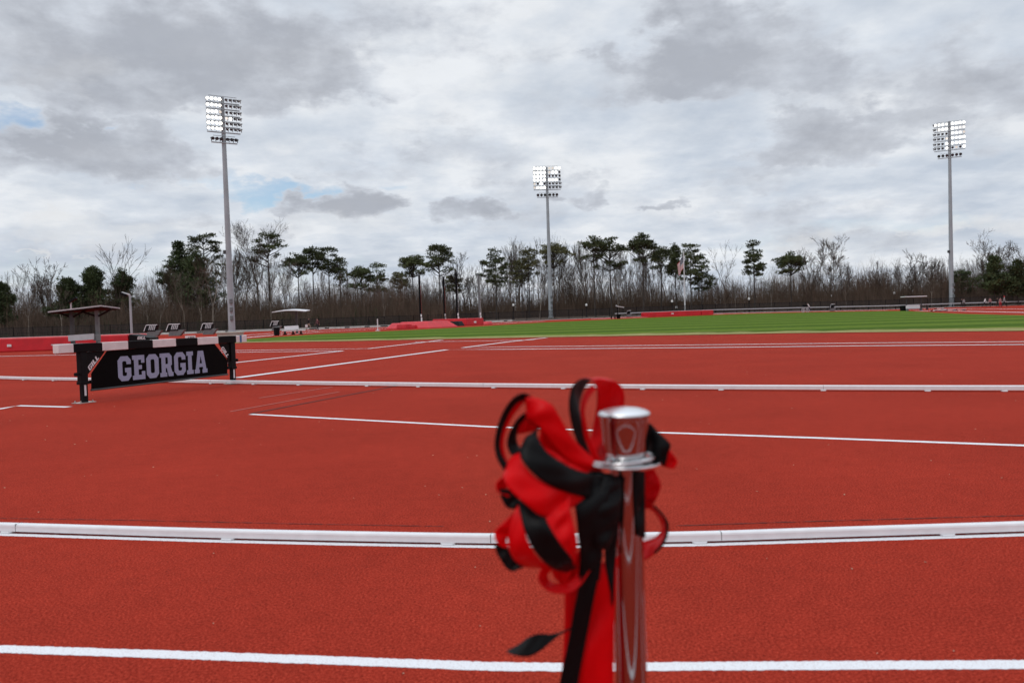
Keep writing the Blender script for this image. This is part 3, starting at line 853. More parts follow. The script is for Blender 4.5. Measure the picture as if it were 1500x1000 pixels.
def bow():
    root = thing('ribbon_bow', 'big loose bow of red and black ribbon tied round the chrome post', 'bow', at(868, 690, 1.34))
    rb = lambda nm, L, Rr, m, back=None, face_at=.5: ribbon(root, nm, L, Rr, m, back, face_at)
    K = 1.355
    # --- upright loop at the top: far leg red inside, near leg black outside
    rb('ribbon_loop', [(858, 668, 1.345), (843, 640, 1.325), (834, 600, 1.31), (837, 570, 1.315), (850, 556, 1.32), (864, 556, 1.35), (874, 570, 1.42), (873, 600, 1.45), (865, 640, 1.44), (859, 664, 1.41), (860, 692, 1.375)],
       [(868, 672, 1.365), (856, 640, 1.36), (849, 605, 1.365), (853, 577, 1.38), (866, 557, 1.40), (886, 554, 1.44), (907, 562, 1.465), (915, 582, 1.475), (908, 620, 1.475), (894, 652, 1.455), (880, 690, 1.40)], 'blackribbon', 'redribbon', .2)
    rb('ribbon_loop', [(870, 672, 1.358), (856, 640, 1.352), (850, 606, 1.35), (855, 578, 1.36), (868, 563, 1.375)],
       [(880, 674, 1.358), (867, 650, 1.352), (857, 608, 1.35), (861, 586, 1.36), (873, 570, 1.378)], 'redribbon')
    # --- thin loop at the far left, seen almost edge on, joined to the red crest
    rb('ribbon_loop', [(745, 697, 1.30), (729, 672, 1.295), (725, 648, 1.295), (731, 618, 1.30), (743, 594, 1.305), (757, 579, 1.31), (772, 577, 1.32), (785, 590, 1.33)],
       [(750, 688, 1.315), (737, 668, 1.31), (733, 648, 1.312), (740, 620, 1.318), (752, 600, 1.325), (766, 587, 1.33), (778, 588, 1.335), (788, 600, 1.34)], 'blackribbon', 'redribbon')
    rb('ribbon_loop', [(752, 692, 1.318), (742, 670, 1.318), (738, 648, 1.32), (745, 622, 1.325), (757, 602, 1.33), (771, 588, 1.335), (785, 586, 1.335)],
       [(746, 690, 1.312), (736, 668, 1.312), (732, 648, 1.314), (739, 620, 1.318), (751, 599, 1.322), (765, 584, 1.328), (780, 580, 1.332)], 'redribbon')
    rb('ribbon_loop', [(770, 581, 1.322), (790, 584, 1.315), (808, 592, 1.31), (820, 610, 1.31), (835, 635, 1.32), (852, 655, 1.335), (872, 672, 1.35)],
       [(770, 612, 1.33), (778, 620, 1.32), (788, 626, 1.312), (800, 640, 1.312), (818, 660, 1.318), (838, 680, 1.33), (860, 690, 1.345)], 'redribbon', 'redribbon')
    # --- smaller loop behind it: black outside curving round to a red inside
    rb('ribbon_loop', [(770, 604, 1.335), (756, 616, 1.322), (745, 638, 1.315), (744, 655, 1.313), (752, 668, 1.312), (770, 672, 1.315)],
       [(780, 606, 1.345), (762, 622, 1.338), (757, 640, 1.335), (760, 652, 1.332), (766, 656, 1.33), (780, 658, 1.33)], 'blackribbon', 'redribbon')
    rb('ribbon_loop', [(760, 618, 1.335), (772, 600, 1.34), (790, 600, 1.345), (800, 612, 1.348)],
       [(758, 636, 1.338), (770, 634, 1.342), (785, 630, 1.345), (798, 626, 1.35)], 'redribbon')
    # --- dark red hollow of the big front loop
    rb('ribbon_loop', [(792, 622, 1.315), (810, 628, 1.335), (832, 645, 1.35), (852, 662, 1.355), (870, 678, 1.36)],
       [(790, 650, 1.30), (800, 668, 1.325), (815, 680, 1.345), (838, 690, 1.352), (862, 696, 1.36)], 'redribbon')
    rb('ribbon_loop', [(800, 655, 1.29), (815, 664, 1.30), (832, 676, 1.315), (848, 684, 1.33), (862, 690, 1.345)],
       [(790, 662, 1.285), (806, 678, 1.295), (826, 690, 1.308), (845, 697, 1.325), (862, 700, 1.342)], 'redribbon')
    # --- big front loop: black band, then the red band below it
    rb('ribbon_loop', [(797, 616, 1.33), (788, 628, 1.30), (788, 640, 1.282), (800, 660, 1.272), (822, 676, 1.28), (845, 688, 1.305), (870, 694, 1.335)],
       [(782, 632, 1.33), (768, 646, 1.298), (761, 662, 1.272), (772, 684, 1.255), (800, 708, 1.262), (834, 722, 1.29), (868, 730, 1.33)], 'blackribbon', 'redribbon')
    rb('ribbon_loop', [(770, 656, 1.30), (763, 664, 1.285), (764, 676, 1.268), (782, 696, 1.262), (806, 710, 1.27), (834, 720, 1.295), (864, 725, 1.335)],
       [(742, 690, 1.31), (736, 696, 1.288), (744, 714, 1.262), (770, 738, 1.25), (796, 756, 1.258), (824, 748, 1.285), (852, 738, 1.33)], 'redribbon')
    # --- little end folds at the left
    rb('ribbon_fold', [(745, 692, 1.30), (728, 706, 1.29), (730, 720, 1.288), (745, 724, 1.29)], [(752, 700, 1.32), (742, 716, 1.305), (742, 726, 1.30), (752, 728, 1.30)], 'redribbon')
    rb('ribbon_fold', [(733, 716, 1.292), (734, 728, 1.29), (742, 742, 1.288), (752, 746, 1.29)], [(756, 716, 1.30), (758, 724, 1.295), (760, 734, 1.292), (764, 742, 1.295)], 'blackribbon')
    # --- lower front loop: red, black and red bands side by side
    rb('ribbon_loop', [(772, 726, 1.29), (757, 742, 1.275), (748, 768, 1.262), (744, 795, 1.262), (752, 818, 1.275), (770, 830, 1.30), (800, 832, 1.325)],
       [(784, 734, 1.285), (768, 748, 1.268), (768, 774, 1.252), (776, 798, 1.252), (790, 818, 1.266), (806, 828, 1.295), (826, 826, 1.325)], 'redribbon')
    rb('ribbon_loop', [(758, 730, 1.285), (762, 752, 1.265), (768, 776, 1.250), (780, 802, 1.250), (796, 822, 1.262), (812, 834, 1.29), (832, 838, 1.325)],
       [(798, 742, 1.28), (799, 757, 1.262), (808, 776, 1.248), (822, 798, 1.248), (838, 818, 1.26), (840, 828, 1.29), (846, 830, 1.325)], 'blackribbon', 'redribbon')
    rb('ribbon_loop', [(798, 748, 1.275), (800, 762, 1.258), (808, 780, 1.252), (820, 800, 1.255), (834, 818, 1.268), (840, 824, 1.30)],
       [(834, 724, 1.29), (835, 744, 1.275), (840, 766, 1.268), (845, 790, 1.268), (845, 808, 1.275), (843, 822, 1.305)], 'redribbon')
    # --- folds at the lower left
    rb('ribbon_fold', [(752, 750, 1.30), (738, 764, 1.295), (725, 778, 1.292), (728, 795, 1.29), (740, 802, 1.292)], [(758, 770, 1.305), (748, 784, 1.302), (742, 790, 1.30), (744, 798, 1.298), (752, 800, 1.298)], 'redribbon')
    rb('ribbon_fold', [(724, 797, 1.292), (730, 814, 1.29), (742, 832, 1.29), (752, 837, 1.292)], [(742, 796, 1.30), (748, 810, 1.297), (760, 824, 1.295), (768, 830, 1.297)], 'blackribbon')
    # --- dark heart of the bow and the wide black ends over the tube
    rb('knot', [(848, 696, 1.345), (842, 730, 1.315), (846, 775, 1.312), (850, 815, 1.33), (846, 850, 1.345)],
       [(900, 694, 1.366), (892, 722, 1.335), (886, 770, 1.332), (882, 815, 1.345), (878, 850, 1.352)], 'blackribbon')
    rb('knot', [(858, 690, 1.352), (856, 698, 1.342), (860, 712, 1.34), (872, 724, 1.345)], [(892, 694, 1.362), (904, 700, 1.360), (900, 712, 1.357), (890, 726, 1.355)], 'blackribbon')
    rb('ribbon_tail', [(884, 697, 1.35), (876, 730, 1.328), (868, 770, 1.322), (872, 800, 1.33)],
       [(908, 697, 1.364), (911, 730, 1.348), (904, 770, 1.342), (890, 806, 1.342)], 'blackribbon')
    rb('ribbon_tail', [(890, 700, 1.368), (888, 760, 1.362), (886, 820, 1.36), (896, 875, 1.362)], [(916, 700, 1.368), (908, 760, 1.3665), (902, 820, 1.366), (899, 905, 1.366)], 'blackribbon')
    rb('ribbon_tail', [(928, 690, 1.3695), (929, 730, 1.3695), (932, 770, 1.37), (934, 784, 1.37)], [(945, 690, 1.385), (945, 730, 1.385), (945.5, 770, 1.385), (945.5, 788, 1.386)], 'blackribbon')
    rb('ribbon_fold', [(868, 690, 1.37), (872, 712, 1.372), (880, 726, 1.374)], [(884, 690, 1.376), (892, 708, 1.378), (890, 726, 1.378)], 'redribbon')
    # --- bottom loop
    rb('ribbon_loop', [(800, 822, 1.33), (790, 838, 1.322), (790, 852, 1.316), (806, 866, 1.312), (830, 868, 1.318), (850, 856, 1.33), (866, 832, 1.34)],
       [(820, 824, 1.352), (806, 836, 1.35), (803, 846, 1.348), (812, 853, 1.345), (830, 852, 1.348), (844, 840, 1.352), (856, 822, 1.355)], 'redribbon')
    rb('ribbon_loop', [(806, 830, 1.358), (812, 846, 1.362), (826, 856, 1.365), (846, 848, 1.366), (860, 820, 1.366)],
       [(818, 800, 1.358), (830, 806, 1.362), (842, 810, 1.365), (852, 800, 1.366), (862, 780, 1.366)], 'redribbon')
    # --- hanging ends: red behind, narrow black in front
    rb('ribbon_tail', [(826, 840, 1.37), (827, 900, 1.375), (824, 970, 1.38), (818, 1060, 1.385), (812, 1180, 1.39), (806, 1300, 1.39)],
       [(905, 815, 1.368), (902, 880, 1.364), (899, 950, 1.362), (900, 1060, 1.362), (902, 1180, 1.365), (900, 1300, 1.37)], 'redribbon')
    rb('ribbon_tail', [(858, 820, 1.335), (846, 868, 1.335), (834, 930, 1.345), (820, 1000, 1.352), (806, 1090, 1.355), (796, 1180, 1.36)],
       [(884, 810, 1.342), (872, 868, 1.342), (860, 930, 1.352), (847, 1000, 1.358), (836, 1090, 1.36), (826, 1170, 1.365)], 'blackribbon')
    # --- end blown out to the left
    rb('ribbon_tail', [(742, 952, 1.34), (758, 944, 1.336), (775, 932, 1.336), (790, 927.5, 1.342), (806, 928, 1.352), (822, 924.5, 1.36), (840, 916, 1.368)],
       [(743.5, 954, 1.325), (756, 959.5, 1.318), (774, 961, 1.318), (790, 954, 1.328), (806, 941, 1.342), (822, 928, 1.355), (840, 919, 1.366)], 'blackribbon')
    # --- what shows to the right of the post
    rb('ribbon_fold', [(944, 622, 1.44), (952, 620, 1.425), (964, 632, 1.41), (982, 650, 1.40), (978, 664, 1.405)], [(940, 660, 1.45), (944, 664, 1.44), (952, 668, 1.425), (966, 680, 1.412), (974, 682, 1.41)], 'blackribbon', 'redribbon')
    rb('ribbon_fold', [(950, 622, 1.448), (958, 632, 1.44), (960, 642, 1.436), (956, 652, 1.44)], [(944, 632, 1.45), (948, 642, 1.446), (950, 650, 1.444), (948, 658, 1.446)], 'redribbon')
    rb('ribbon_fold', [(976, 656, 1.42), (984, 662, 1.415), (992, 676, 1.41), (988, 684, 1.412)], [(968, 680, 1.425), (974, 684, 1.42), (982, 686, 1.416), (988, 686, 1.413)], 'redribbon')
    rb('ribbon_fold', [(940, 690, 1.44), (944, 712, 1.435), (944, 734, 1.435), (940, 748, 1.44)], [(958, 686, 1.44), (968, 708, 1.43), (963, 728, 1.43), (956, 738, 1.435)], 'redribbon')
    rb('ribbon_loop', [(944, 732, 1.43), (958, 740, 1.42), (973, 756, 1.41), (978.5, 774, 1.405), (972, 796, 1.41), (957, 812, 1.42), (940, 822, 1.43)],
       [(942, 746, 1.455), (955, 746, 1.447), (968, 758, 1.44), (973, 774, 1.437), (965, 788, 1.44), (950, 795, 1.447), (938, 798, 1.455)], 'redribbon', 'blackribbon')
    rb('ribbon_edge', [(958, 739.5, 1.418), (973.5, 755.5, 1.408), (979.5, 774, 1.403), (973, 796, 1.408), (960, 811, 1.418)], [(957, 742, 1.42), (971, 757, 1.41), (975.5, 774, 1.406), (969.5, 794, 1.41), (957, 809, 1.42)], 'blackribbon')
    rb('ribbon_loop', [(944, 738, 1.452), (957, 744, 1.444), (968, 758, 1.438), (972, 774, 1.434), (965, 790, 1.438), (952, 803, 1.445), (938, 812, 1.452)],
       [(942, 744, 1.46), (955, 748, 1.455), (965, 760, 1.45), (969, 774, 1.447), (961, 785, 1.45), (950, 790, 1.455), (938, 793, 1.46)], 'redribbon')
bow()

# ------------------------------------------------------------------ floodlight towers
def tower(px_base, py_base, px_top, py_top, Y, label, yaw, lit, row_py, half_w_px, lens_rule):
    LK = Y / 96 if Y < 100 else Y / 112
    base = foot(px_base, py_base, Y)
    topz = at(px_top, py_top, Y).z
    root = thing('floodlight_tower', label, 'floodlight', base, 'floodlight towers round the track')
    H = topz - base.z
    k = Y / FPX
    b = MB(); b.tube([base, base + Zv * H * .5, base + Zv * H], [.40, .31, .21], 14)
    pole = b.build('pole', M['galv'], root, smooth=True)
    b = MB(); b.lathe([(.52, 0), (.52, .10), (.44, .12), (.44, .35), (.41, .4)], 16, base); b.build('base_flange', M['galv'], root)
    for i, hz in enumerate((1.9, 2.9, 3.9)):
        b = MB(); b.box(base + Vector((.18, -.42, hz)), (.35, .22, .55)); b.build('control_box', M['mgrey'], root, bevel=.02)
    b = MB(); b.box(base + Vector((-.42, -.05, 9.8)), (.35, .35, .45)); b.tube([base + Vector((-.3, 0, 9.8)), base + Vector((-.5, 0, 9.6))], .06)
    b.build('loudspeaker', M['dgrey'], root, bevel=.02)
    ya = R(yaw)
    X = Vector((math.cos(ya), math.sin(ya), 0)); Fv = Vector((math.sin(ya), -math.cos(ya), 0))    # Fv: the way the rack faces
    def lamp(c, aim, on, big):
        aim = aim.normalized(); s = (.175 if on else .16) * LK if not big else .2 * LK
        b = MB()
        b.tube([c - aim * .42, c - aim * .30, c - aim * .05, c + aim * .06], [s * .4, s * .65, s * .95, s], 12)
        b.tube([c - aim * .3 - Zv * .35, c - aim * .25], .05, 5)
        o = b.build('floodlight', M['dgrey'] if big else M['housing'], root, smooth=False)
        b = MB(); b.tube([c + aim * .061, c + aim * .085], s * .93, 12)
        b.build('lens', M['lens'] if on else M['lensoff'], o)
    for r, py in enumerate(row_py):
        z = at(px_top, py, Y).z
        last = r == len(row_py) - 1
        nl = 6 if last else 8
        hw = half_w_px * k * (.78 if last else 1.0)
        b = MB(); b.box(base + Vector((0, 0, z - .42 - base.z)) + Fv * .22, (hw * 2.02, .14, .12), (X, Fv, Zv))
        if r == 0 or last: b.box(base + Vector((0, 0, z + .38 - base.z)) + Fv * .22, (hw * 1.7, .06, .05), (X, Fv, Zv))
        b.build('cross_arm', M['galv'], root)
        for i in range(nl):
            t = -1 + 2 * (i + .5) / nl; t += .07 * (1 if t > 0 else -1)
            c = base + Vector((0, 0, z - base.z)) + X * (t * hw) + Fv * .35
            on, az = lens_rule(r, i, nl, last)
            a = ya + R(az)
            aim = Vector((math.sin(a), -math.cos(a), -.42 if not last else -.25))
            lamp(c, aim, on, last)

def rule_left(r, i, n, last):
    if last: return False, (20 if i < 3 else -50)
    if i < 4: return True, 12 - 6 * i
    return (r == 3 and i < 6), (-35 - 12 * (i - 4))
def rule_mid(r, i, n, last):
    if last: return False, (-12 + 6 * i)
    if r < 2: return i < 7 + (r == 0), -6 * (i - 3.5)
    if r in (2, 3): return i < 4 or (r == 3 and i < 7), -7 * (i - 2)
    return i == 0 or (r == 4 and i == 2) or (r == 5 and i < 4), -12 * (i - 1)
def rule_right(r, i, n, last):
    if last: return False, 18 - 5 * (5 - i)
    if i >= 4: return r < 5 or i in (5, 7), -4 + 5 * (7 - i)
    return r == 0 or (r == 1 and i > 0) or (r > 2 and i == 3), 20 + 14 * (3 - i)
tower(340, 488, 326, 143, 96, 'nearest floodlight tower, rising beside the right end of the lettered barrier', 32, True, (147, 156, 165.5, 174, 182, 190, 205), 23, rule_left)
tower(807, 466, 799.5, 245, 152, 'distant floodlight tower standing in front of the middle of the pine row', 3, True, (247, 253, 258.5, 264, 269.5, 275, 286), 19.5, rule_mid)
tower(1394, 448.5, 1390.5, 178, 143, 'floodlight tower at the right, beside the open roofed bench', -28, True, (182, 189, 196, 203, 210.5, 217, 228), 19.5, rule_right)

# ------------------------------------------------------------------ fence
def fence():
    root = thing('chain_link_fence', 'black chain link fence running along the far side in front of the woods', 'fence', fence_pts[8])
    Hf = 1.6
    me_v, me_f, uvs = [], [], []
    run = 0
    bar = MB()
    for a, c in zip(fence_pts, fence_pts[1:]):
        L_ = (c - a).length
        o = len(me_v)
        me_v += [a, c, c + Zv * Hf, a + Zv * Hf]; me_f.append((o, o + 1, o + 2, o + 3))
        uvs += [(run, 0), (run + L_, 0), (run + L_, Hf), (run, Hf)]
        run += L_
        for z in (.06, Hf * .5, Hf):
            bar.tube([a + Zv * z, c + Zv * z], .03 if z > 1 else .02, 5)
    me = bpy.data.meshes.new('wire_mesh'); me.from_pydata([tuple(v) for v in me_v], [], me_f)
    uv = me.uv_layers.new(name='UVMap')
    for i, u in enumerate(uvs): uv.data[i].uv = u
    me.materials.append(M['fence'])
    o = bpy.data.objects.new('wire_mesh', me); col.objects.link(o); o.parent = root; o.location = -root.location
    bar.build('rail', M['black'], root)
    tot = run; npst = 96
    d = 0; idx = 0; acc = 0
    first = None
    for k in range(npst):
        s = tot * k / (npst - 1)
        r_ = 0
        for a, c in zip(fence_pts, fence_pts[1:]):
            L_ = (c - a).length
            if r_ + L_ >= s - 1e-6:
                p = a.lerp(c, (s - r_) / L_); break
            r_ += L_
        if first is None:
            b = MB(); b.tube([(0, 0, 0), (0, 0, Hf + .08)], .045, 6); first = b.build('post', M['black'], root); po = first
        else:
            po = first.copy(); col.objects.link(po); po.parent = root
        po.location = p - root.location
    return root
fence()
# kerb with drain openings at the foot of the fence (left part)
root = thing('concrete_kerb', 'pale concrete kerb with dark drain openings along the foot of the black fence', 'kerb', ground(430, 484))
b = MB(); dk = MB()
kp = [p - Vector((0, .45, 0)) for p in fence_pts[:9]]
for a, c in zip(kp, kp[1:]):
    t = (c - a); L_ = t.length; t.normalize(); nrm = Vector((-t.y, t.x, 0))
    b.box((a + c) / 2 + Zv * .14, (L_, .3, .28), (t, nrm, Zv))
    k = int(L_ / 2.6)
    for i in range(k):
        if random.random() < .8:
            dk.box(a + t * ((i + .5 + random.uniform(-.2, .2)) * L_ / k) - nrm * .153 + Zv * .13, (random.uniform(.5, 1.3), .012, .16), (t, nrm, Zv))
b.build('kerb_stone', M['path'], root); dk.build('drain_openings', M['black'], root)
# low pale guard rail along the right part of the fence
root = thing('guard_rail', 'low pale grey rail on dark posts along the far right side of the field', 'rail', ground(1200, 456))
b = MB(); ps = MB()
kp = [p - Vector((0, .8, 0)) for p in fence_pts[9:]]
for a, c in zip(kp, kp[1:]):
    t = (c - a); L_ = t.length; t.normalize(); nrm = Vector((-t.y, t.x, 0))
    b.box((a + c) / 2 + Zv * .62, (L_, .1, .15), (t, nrm, Zv))
    k = int(L_ / 2)
    for i in range(k): ps.box(a.lerp(c, (i + .5) / k) + Zv * .26, (.12, .1, .52), (t, nrm, Zv))
b.build('rail_beam', M['lgrey'], root); ps.build('posts', M['black'], root)['kind'] = 'stuff'

# ------------------------------------------------------------------ sports mats
def wedge(b, p0, p1, depth, h, inset=.0, mi=0):
    """mat block from ground point p0 to p1 (front edge), going back by depth"""
    t = (p1 - p0).normalized(); bk = Vector((-t.y, t.x, 0))
    z0 = min(p0.z, p1.z)
    lo_ = [p0, p1, p1 + bk * depth, p0 + bk * depth]
    up = [p0 + (t + bk) * inset + Zv * h, p1 + (bk - t) * inset + Zv * h, p1 + (-t - bk) * inset + bk * depth + Zv * h, p0 + (t - bk) * inset + bk * depth + Zv * h]
    b.add(lo_ + up, [(3, 2, 1, 0), (4, 5, 6, 7), (0, 1, 5, 4), (1, 2, 6, 5), (2, 3, 7, 6), (3, 0, 4, 7)], mi)
# left landing mat
p0, p1 = ground(-90, 519), ground(189, 509.5)
root = thing('landing_mat', 'long red vinyl landing mat with a black end behind the roofed bench at the left', 'mat', p0)
b = MB(); wedge(b, p0, p1, 3.4, .78, .06); m_ = b.build('cover', M['redvinyl'], root, bevel=.06)
t = (p1 - p0).normalized(); bk = Vector((-t.y, t.x, 0))
b = MB(); b.prism([[(0, 0), (1.15, 0), (1.15, .56), (.0, .79)]], p1 + t * .02, t, Zv, -1.6); e_ = b.build('end_cover', M['black'], root, bevel=.03)
b = MB(); write(b, 'GILL', plain, p1 + t * .48 - bk * .004 + Zv * .47, t, Zv, .17, 7, .8, .006, .2); b.build('lettering', M['whiteprint'], e_)
b = MB(); q = at(13.5, 506, p0.y + (p1.y - p0.y) * .37 - .03); b.box(q, (.24, .02, .14)); b.build('label_patch', M['whiteprint'], m_)
p0, p1 = ground(208, 503.5), ground(252, 502)
b = MB(); wedge(b, p0, p1, 2.0, .30, .18)
tag(b.build('gym_mat', M['redvinyl2'], bevel=.05), 'low faded red mat just right of the long red landing mat', 'mat')
# middle pole vault pit
root = thing('pole_vault_pit', 'faded red pole vault landing pit between four tall uprights', 'mat', ground(650, 481))
def part(name, m, p, q, depth, h, inset=.0, bev=.08):
    b = MB(); wedge(b, ground(*p), ground(*q), depth, h, inset); return b.build(name, M[m], root, bevel=bev)
part('front_wing', 'redvinyl', (628, 480.3), (672, 478.2), 6.0, .78, .9)
part('front_wing', 'redvinyl2', (622, 480), (628.5, 479.6), 5.2, .66, .6)
mm = part('main_cushion', 'redvinyl', (683, 476.6), (709, 475.4), 6.0, .95, .05)
b = MB(); q = at(696, 471.5, ground(696, 476).y - .16); b.box(q, (.34, .03, .26)); b.build('label_patch', M['whiteprint'], mm)
part('side_roll', 'black', (673, 477.4), (681.5, 476.9), 3.0, .62, .3)
part('side_roll', 'black', (710.5, 475), (715, 474.8), 3.0, .55, .25)
part('end_pad', 'redvinyl2', (715.5, 474.9), (722.5, 474.4), 2.0, .42, .2)
part('box_collar', 'redvinyl', (595, 481.6), (604.5, 481.2), 2.0, .55, .05)
part('box_collar', 'redvinyl', (607.5, 480.8), (612, 480.6), 2.0, .42, .05)
b = MB()
c1, c2 = ground(606, 477.8), ground(622, 476.8)
wedge(b, c1, c2, 1.5, .62, .05)
tag(b.build('cover_stack', M['beige'], bevel=.05), 'pale beige stacked covers at the left end of the vault pit', 'cover')
def upright(px, pyb, pyt, Y, label, mats, cap):
    base = foot(px, pyb, Y); Ht = at(px, pyt, Y).z - base.z
    root = thing('vault_upright', label, 'upright', base, 'pole vault uprights')
    b = MB(); b.tube([base, base + Zv * Ht], .165, 8); b.build('mast', M['black'] if mats != 'grey' else M['mgrey'], root)
    b = MB()
    for i in range(22):
        z = Ht * (.06 + .72 * i / 21)
        b.box(base + Vector((.17, -.02, z)), (.07, .2, .06))
    b.build('height_marks', M['redmark'] if mats == 'red' else M['whiteprint'], root)
    b = MB(); b.box(base + Vector((.12, -.14, Ht * .2)), (.2, .12, .42)); b.box(base + Vector((.16, -.14, Ht * .09)), (.22, .1, 1.1)); b.build('carriage', M['whitemetal'], root, bevel=.02)
    b = MB(); b.box(base + Zv * .08, (1.3, .9, .16)); b.build('base', M['black'], root, bevel=.03)
    if cap:
        b = MB(); b.tube([base + Zv * Ht, base + Zv * (Ht + .05) + Vector((-.35, 0, 0))], .08, 6); b.build('head_pulley', M['mgrey'], root)
upright(616.5, 475.5, 403, 125, 'black vault upright with red marks at the left end of the red pit', 'red', False)
upright(651.5, 470.5, 405, 128, 'thin black vault upright with red marks standing behind the red pit', 'red', False)
upright(670.5, 476, 399, 118, 'tallest black vault upright, in front of the middle of the red pit', 'white', False)
upright(703, 469, 403, 128, 'grey vault upright with a bent top at the right end of the red pit', 'grey', True)
# far mat under the flag
p0, p1 = ground(953, 464.4), ground(1027, 461.5)
root = thing('landing_mat', 'bright red long landing mat on the far grass edge below the flag', 'mat', p0)
b = MB(); wedge(b, p0, p1, 4, .82, .04); m_ = b.build('cover', M['redvinyl'], root, bevel=.06)
t = (p1 - p0).normalized()
b = MB(); wedge(b, p1 + t * .12, ground(1045.5, 460.8), 3.6, .80, .04); b.build('cover', M['redvinyl'], root, bevel=.06)
b = MB(); b.box(p0.lerp(p1, .43) + Vector((0, -.03, .46)), (.42, .03, .2)); b.build('label_patch', M['whiteprint'], m_)

# ------------------------------------------------------------------ roofed benches
# left: canopy on two posts, board in front
Y = 40
root = thing('roofed_bench', 'open shelter with thin white canopy and grey board on its two posts, at the left', 'shelter', foot(125, 500, Y))
A, B_, C_, D_ = at(70, 457.8, Y - .4), at(148, 448.6, Y - .6), at(176, 452.2, Y + 1.2), at(96, 457.5, Y + 1.4)
b = MB(); th = .06
vs = [A, B_, C_, D_]; b.add(vs + [v + Zv * th for v in vs], [(3, 2, 1, 0), (4, 5, 6, 7), (0, 1, 5, 4), (1, 2, 6, 5), (2, 3, 7, 6), (3, 0, 4, 7)])
b.build('canopy', M['lgrey'], root)
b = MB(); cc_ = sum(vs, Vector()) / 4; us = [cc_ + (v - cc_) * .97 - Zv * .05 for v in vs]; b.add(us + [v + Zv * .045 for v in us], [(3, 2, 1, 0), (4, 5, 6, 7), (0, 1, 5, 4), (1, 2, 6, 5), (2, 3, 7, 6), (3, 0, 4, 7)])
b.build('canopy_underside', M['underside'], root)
for px, py, m_, dy in ((104.5, 460, 'dgrey', .2), (141.5, 459, 'mgrey', .2)):
    p = foot(px + 2, 490, Y + dy); top_z = at(px, py - 4.5, Y + dy).z
    b = MB(); b.box(Vector((p.x, p.y, top_z / 2)), (.16, .16, top_z)); b.build('post', M[m_], root)
    b = MB()
    for s in (-1, 1): b.tube([Vector((p.x, p.y, top_z - .32)), Vector((p.x + s * .75, p.y, top_z + .02 + (.03 if s > 0 else -.06)))], .05, 5)
    b.build('brace', M['underside'], root)
q = at(119, 494, Y - .3); b = MB(); b.box(q, (1.28, .05, .29), (Vector((1, 0, .04)).normalized(), Vector((0, 1, 0)), Zv)); b.build('backrest_board', M['lgrey'], root)
q = at(142, 494, Y - .2); b = MB(); b.box(q, (.35, .08, .31)); b.build('board_end', M['mgrey'], root)
b = MB(); b.box(Vector((at(119, 494, Y).x, Y - .8, .45)), (1.9, .4, .06)); 
for s in (-.8, .8): b.box(Vector((at(119, 494, Y).x + s, Y - .8, .21)), (.08, .3, .42))
b.build('bench_seat', M['lgrey'], root)

def bench_shelter(name, label, px0, px1, py_roof, Y, roof_m, post_px, tilt=.0):
    cx = foot((px0 + px1) / 2, py_roof, Y)
    root = thing(name, label, 'shelter', cx)
    a, c = at(px0, py_roof, Y), at(px1, py_roof - (px1 - px0) * .031, Y)
    w = (c - a).length
    ctr = (a + c) / 2
    b = MB(); n = 10; vs = []
    for i in range(n + 1):
        t_ = i / n; x = a.x + w * t_; z = ctr.z + .14 * math.sin(PI * t_) - .05
        for yy, dz in ((-.9, 0), (1.1, .12)):
            vs += [Vector((x, Y + yy, z + dz)), Vector((x, Y + yy, z + dz + .07))]
    fs = []
    for i in range(n):
        o, p = i * 4, (i + 1) * 4
        fs += [(o, p, p + 1, o + 1), (o + 2, o + 3, p + 3, p + 2), (o + 1, p + 1, p + 3, o + 3), (o, o + 2, p + 2, p)]
    fs += [(0, 1, 3, 2), (n * 4, n * 4 + 2, n * 4 + 3, n * 4 + 1)]
    b.add(vs, fs); b.build('canopy', M[roof_m], root)
    for px in post_px:
        p = foot(px, py_roof, Y + .2)
        h = ctr.z + .08 - p.z
        b = MB(); b.box(p + Zv * (h / 2), (.2, .16, h)); po = b.build('post', M['dgrey'], root)
        b = MB()
        for s in (-1, 1): b.tube([p + Zv * (h - .4), p + Vector((s * .8, 0, h - .03))], .05, 5)
        b.build('brace', M['dgrey'], root)
    return root
bench_shelter('roofed_shelter', 'white curved canopy on a single dark post behind the white bench', 402, 450.5, 457.2, 84, 'whitemetal', (434,))
def bench(name, label, pxs, pys, Y, boards):
    root = thing(name, label, 'bench', foot(pxs[0], pys[0], Y))
    return root
# white bench with backrest near the black bin
Y = ground(430, 490).y
root = thing('park_bench', 'white bench with a tall backrest board standing on the far red track', 'bench', ground(430, 490))
q = at(427, 480, Y + .25); b = MB(); b.box(q, (1.35, .05, .36), (Vector((1, 0, .03)).normalized(), Vector((0, .97, .24)), Vector((0, -.24, .97)))); b.build('backrest', M['whitemetal'], root)
q = at(430, 484, Y - .05); b = MB(); b.box(q, (2.15, .45, .07)); b.build('seat', M['whitemetal'], root)
for px in (417.5, 429.5, 441): 
    p = foot(px, 488, Y - .05); b = MB(); b.box(p + Zv * (q.z / 2 - .02), (.09, .38, q.z - .05)); b.box(p + Zv * .05, (.24, .5, .1)); b.build('leg', M['black'], root)
# black bin
def bin_(label, px, py, w, h, m='black', lid=True):
    p = ground(px, py)
    root = thing('litter_bin', label, 'bin', p)
    b = MB(); b.lathe([(w * .42, 0), (w * .46, h * .1), (w * .5, h * .9), (w * .52, h * .92), (w * .52, h)], 14, p); b.build('body', M[m], root)
    b = MB(); b.lathe([(w * .54, h + .002), (w * .54, h * 1.06), (w * .3, h * 1.14), (.02, h * 1.15)], 14, p); b.build('lid', M['dgrey'], root)
bin_('black round litter bin standing left of the white bench', 405.5, 491.3, .56, .72)
bin_('black litter bin at the left end of the right-hand roofed bench', 1323.2, 455.4, .95, .75)
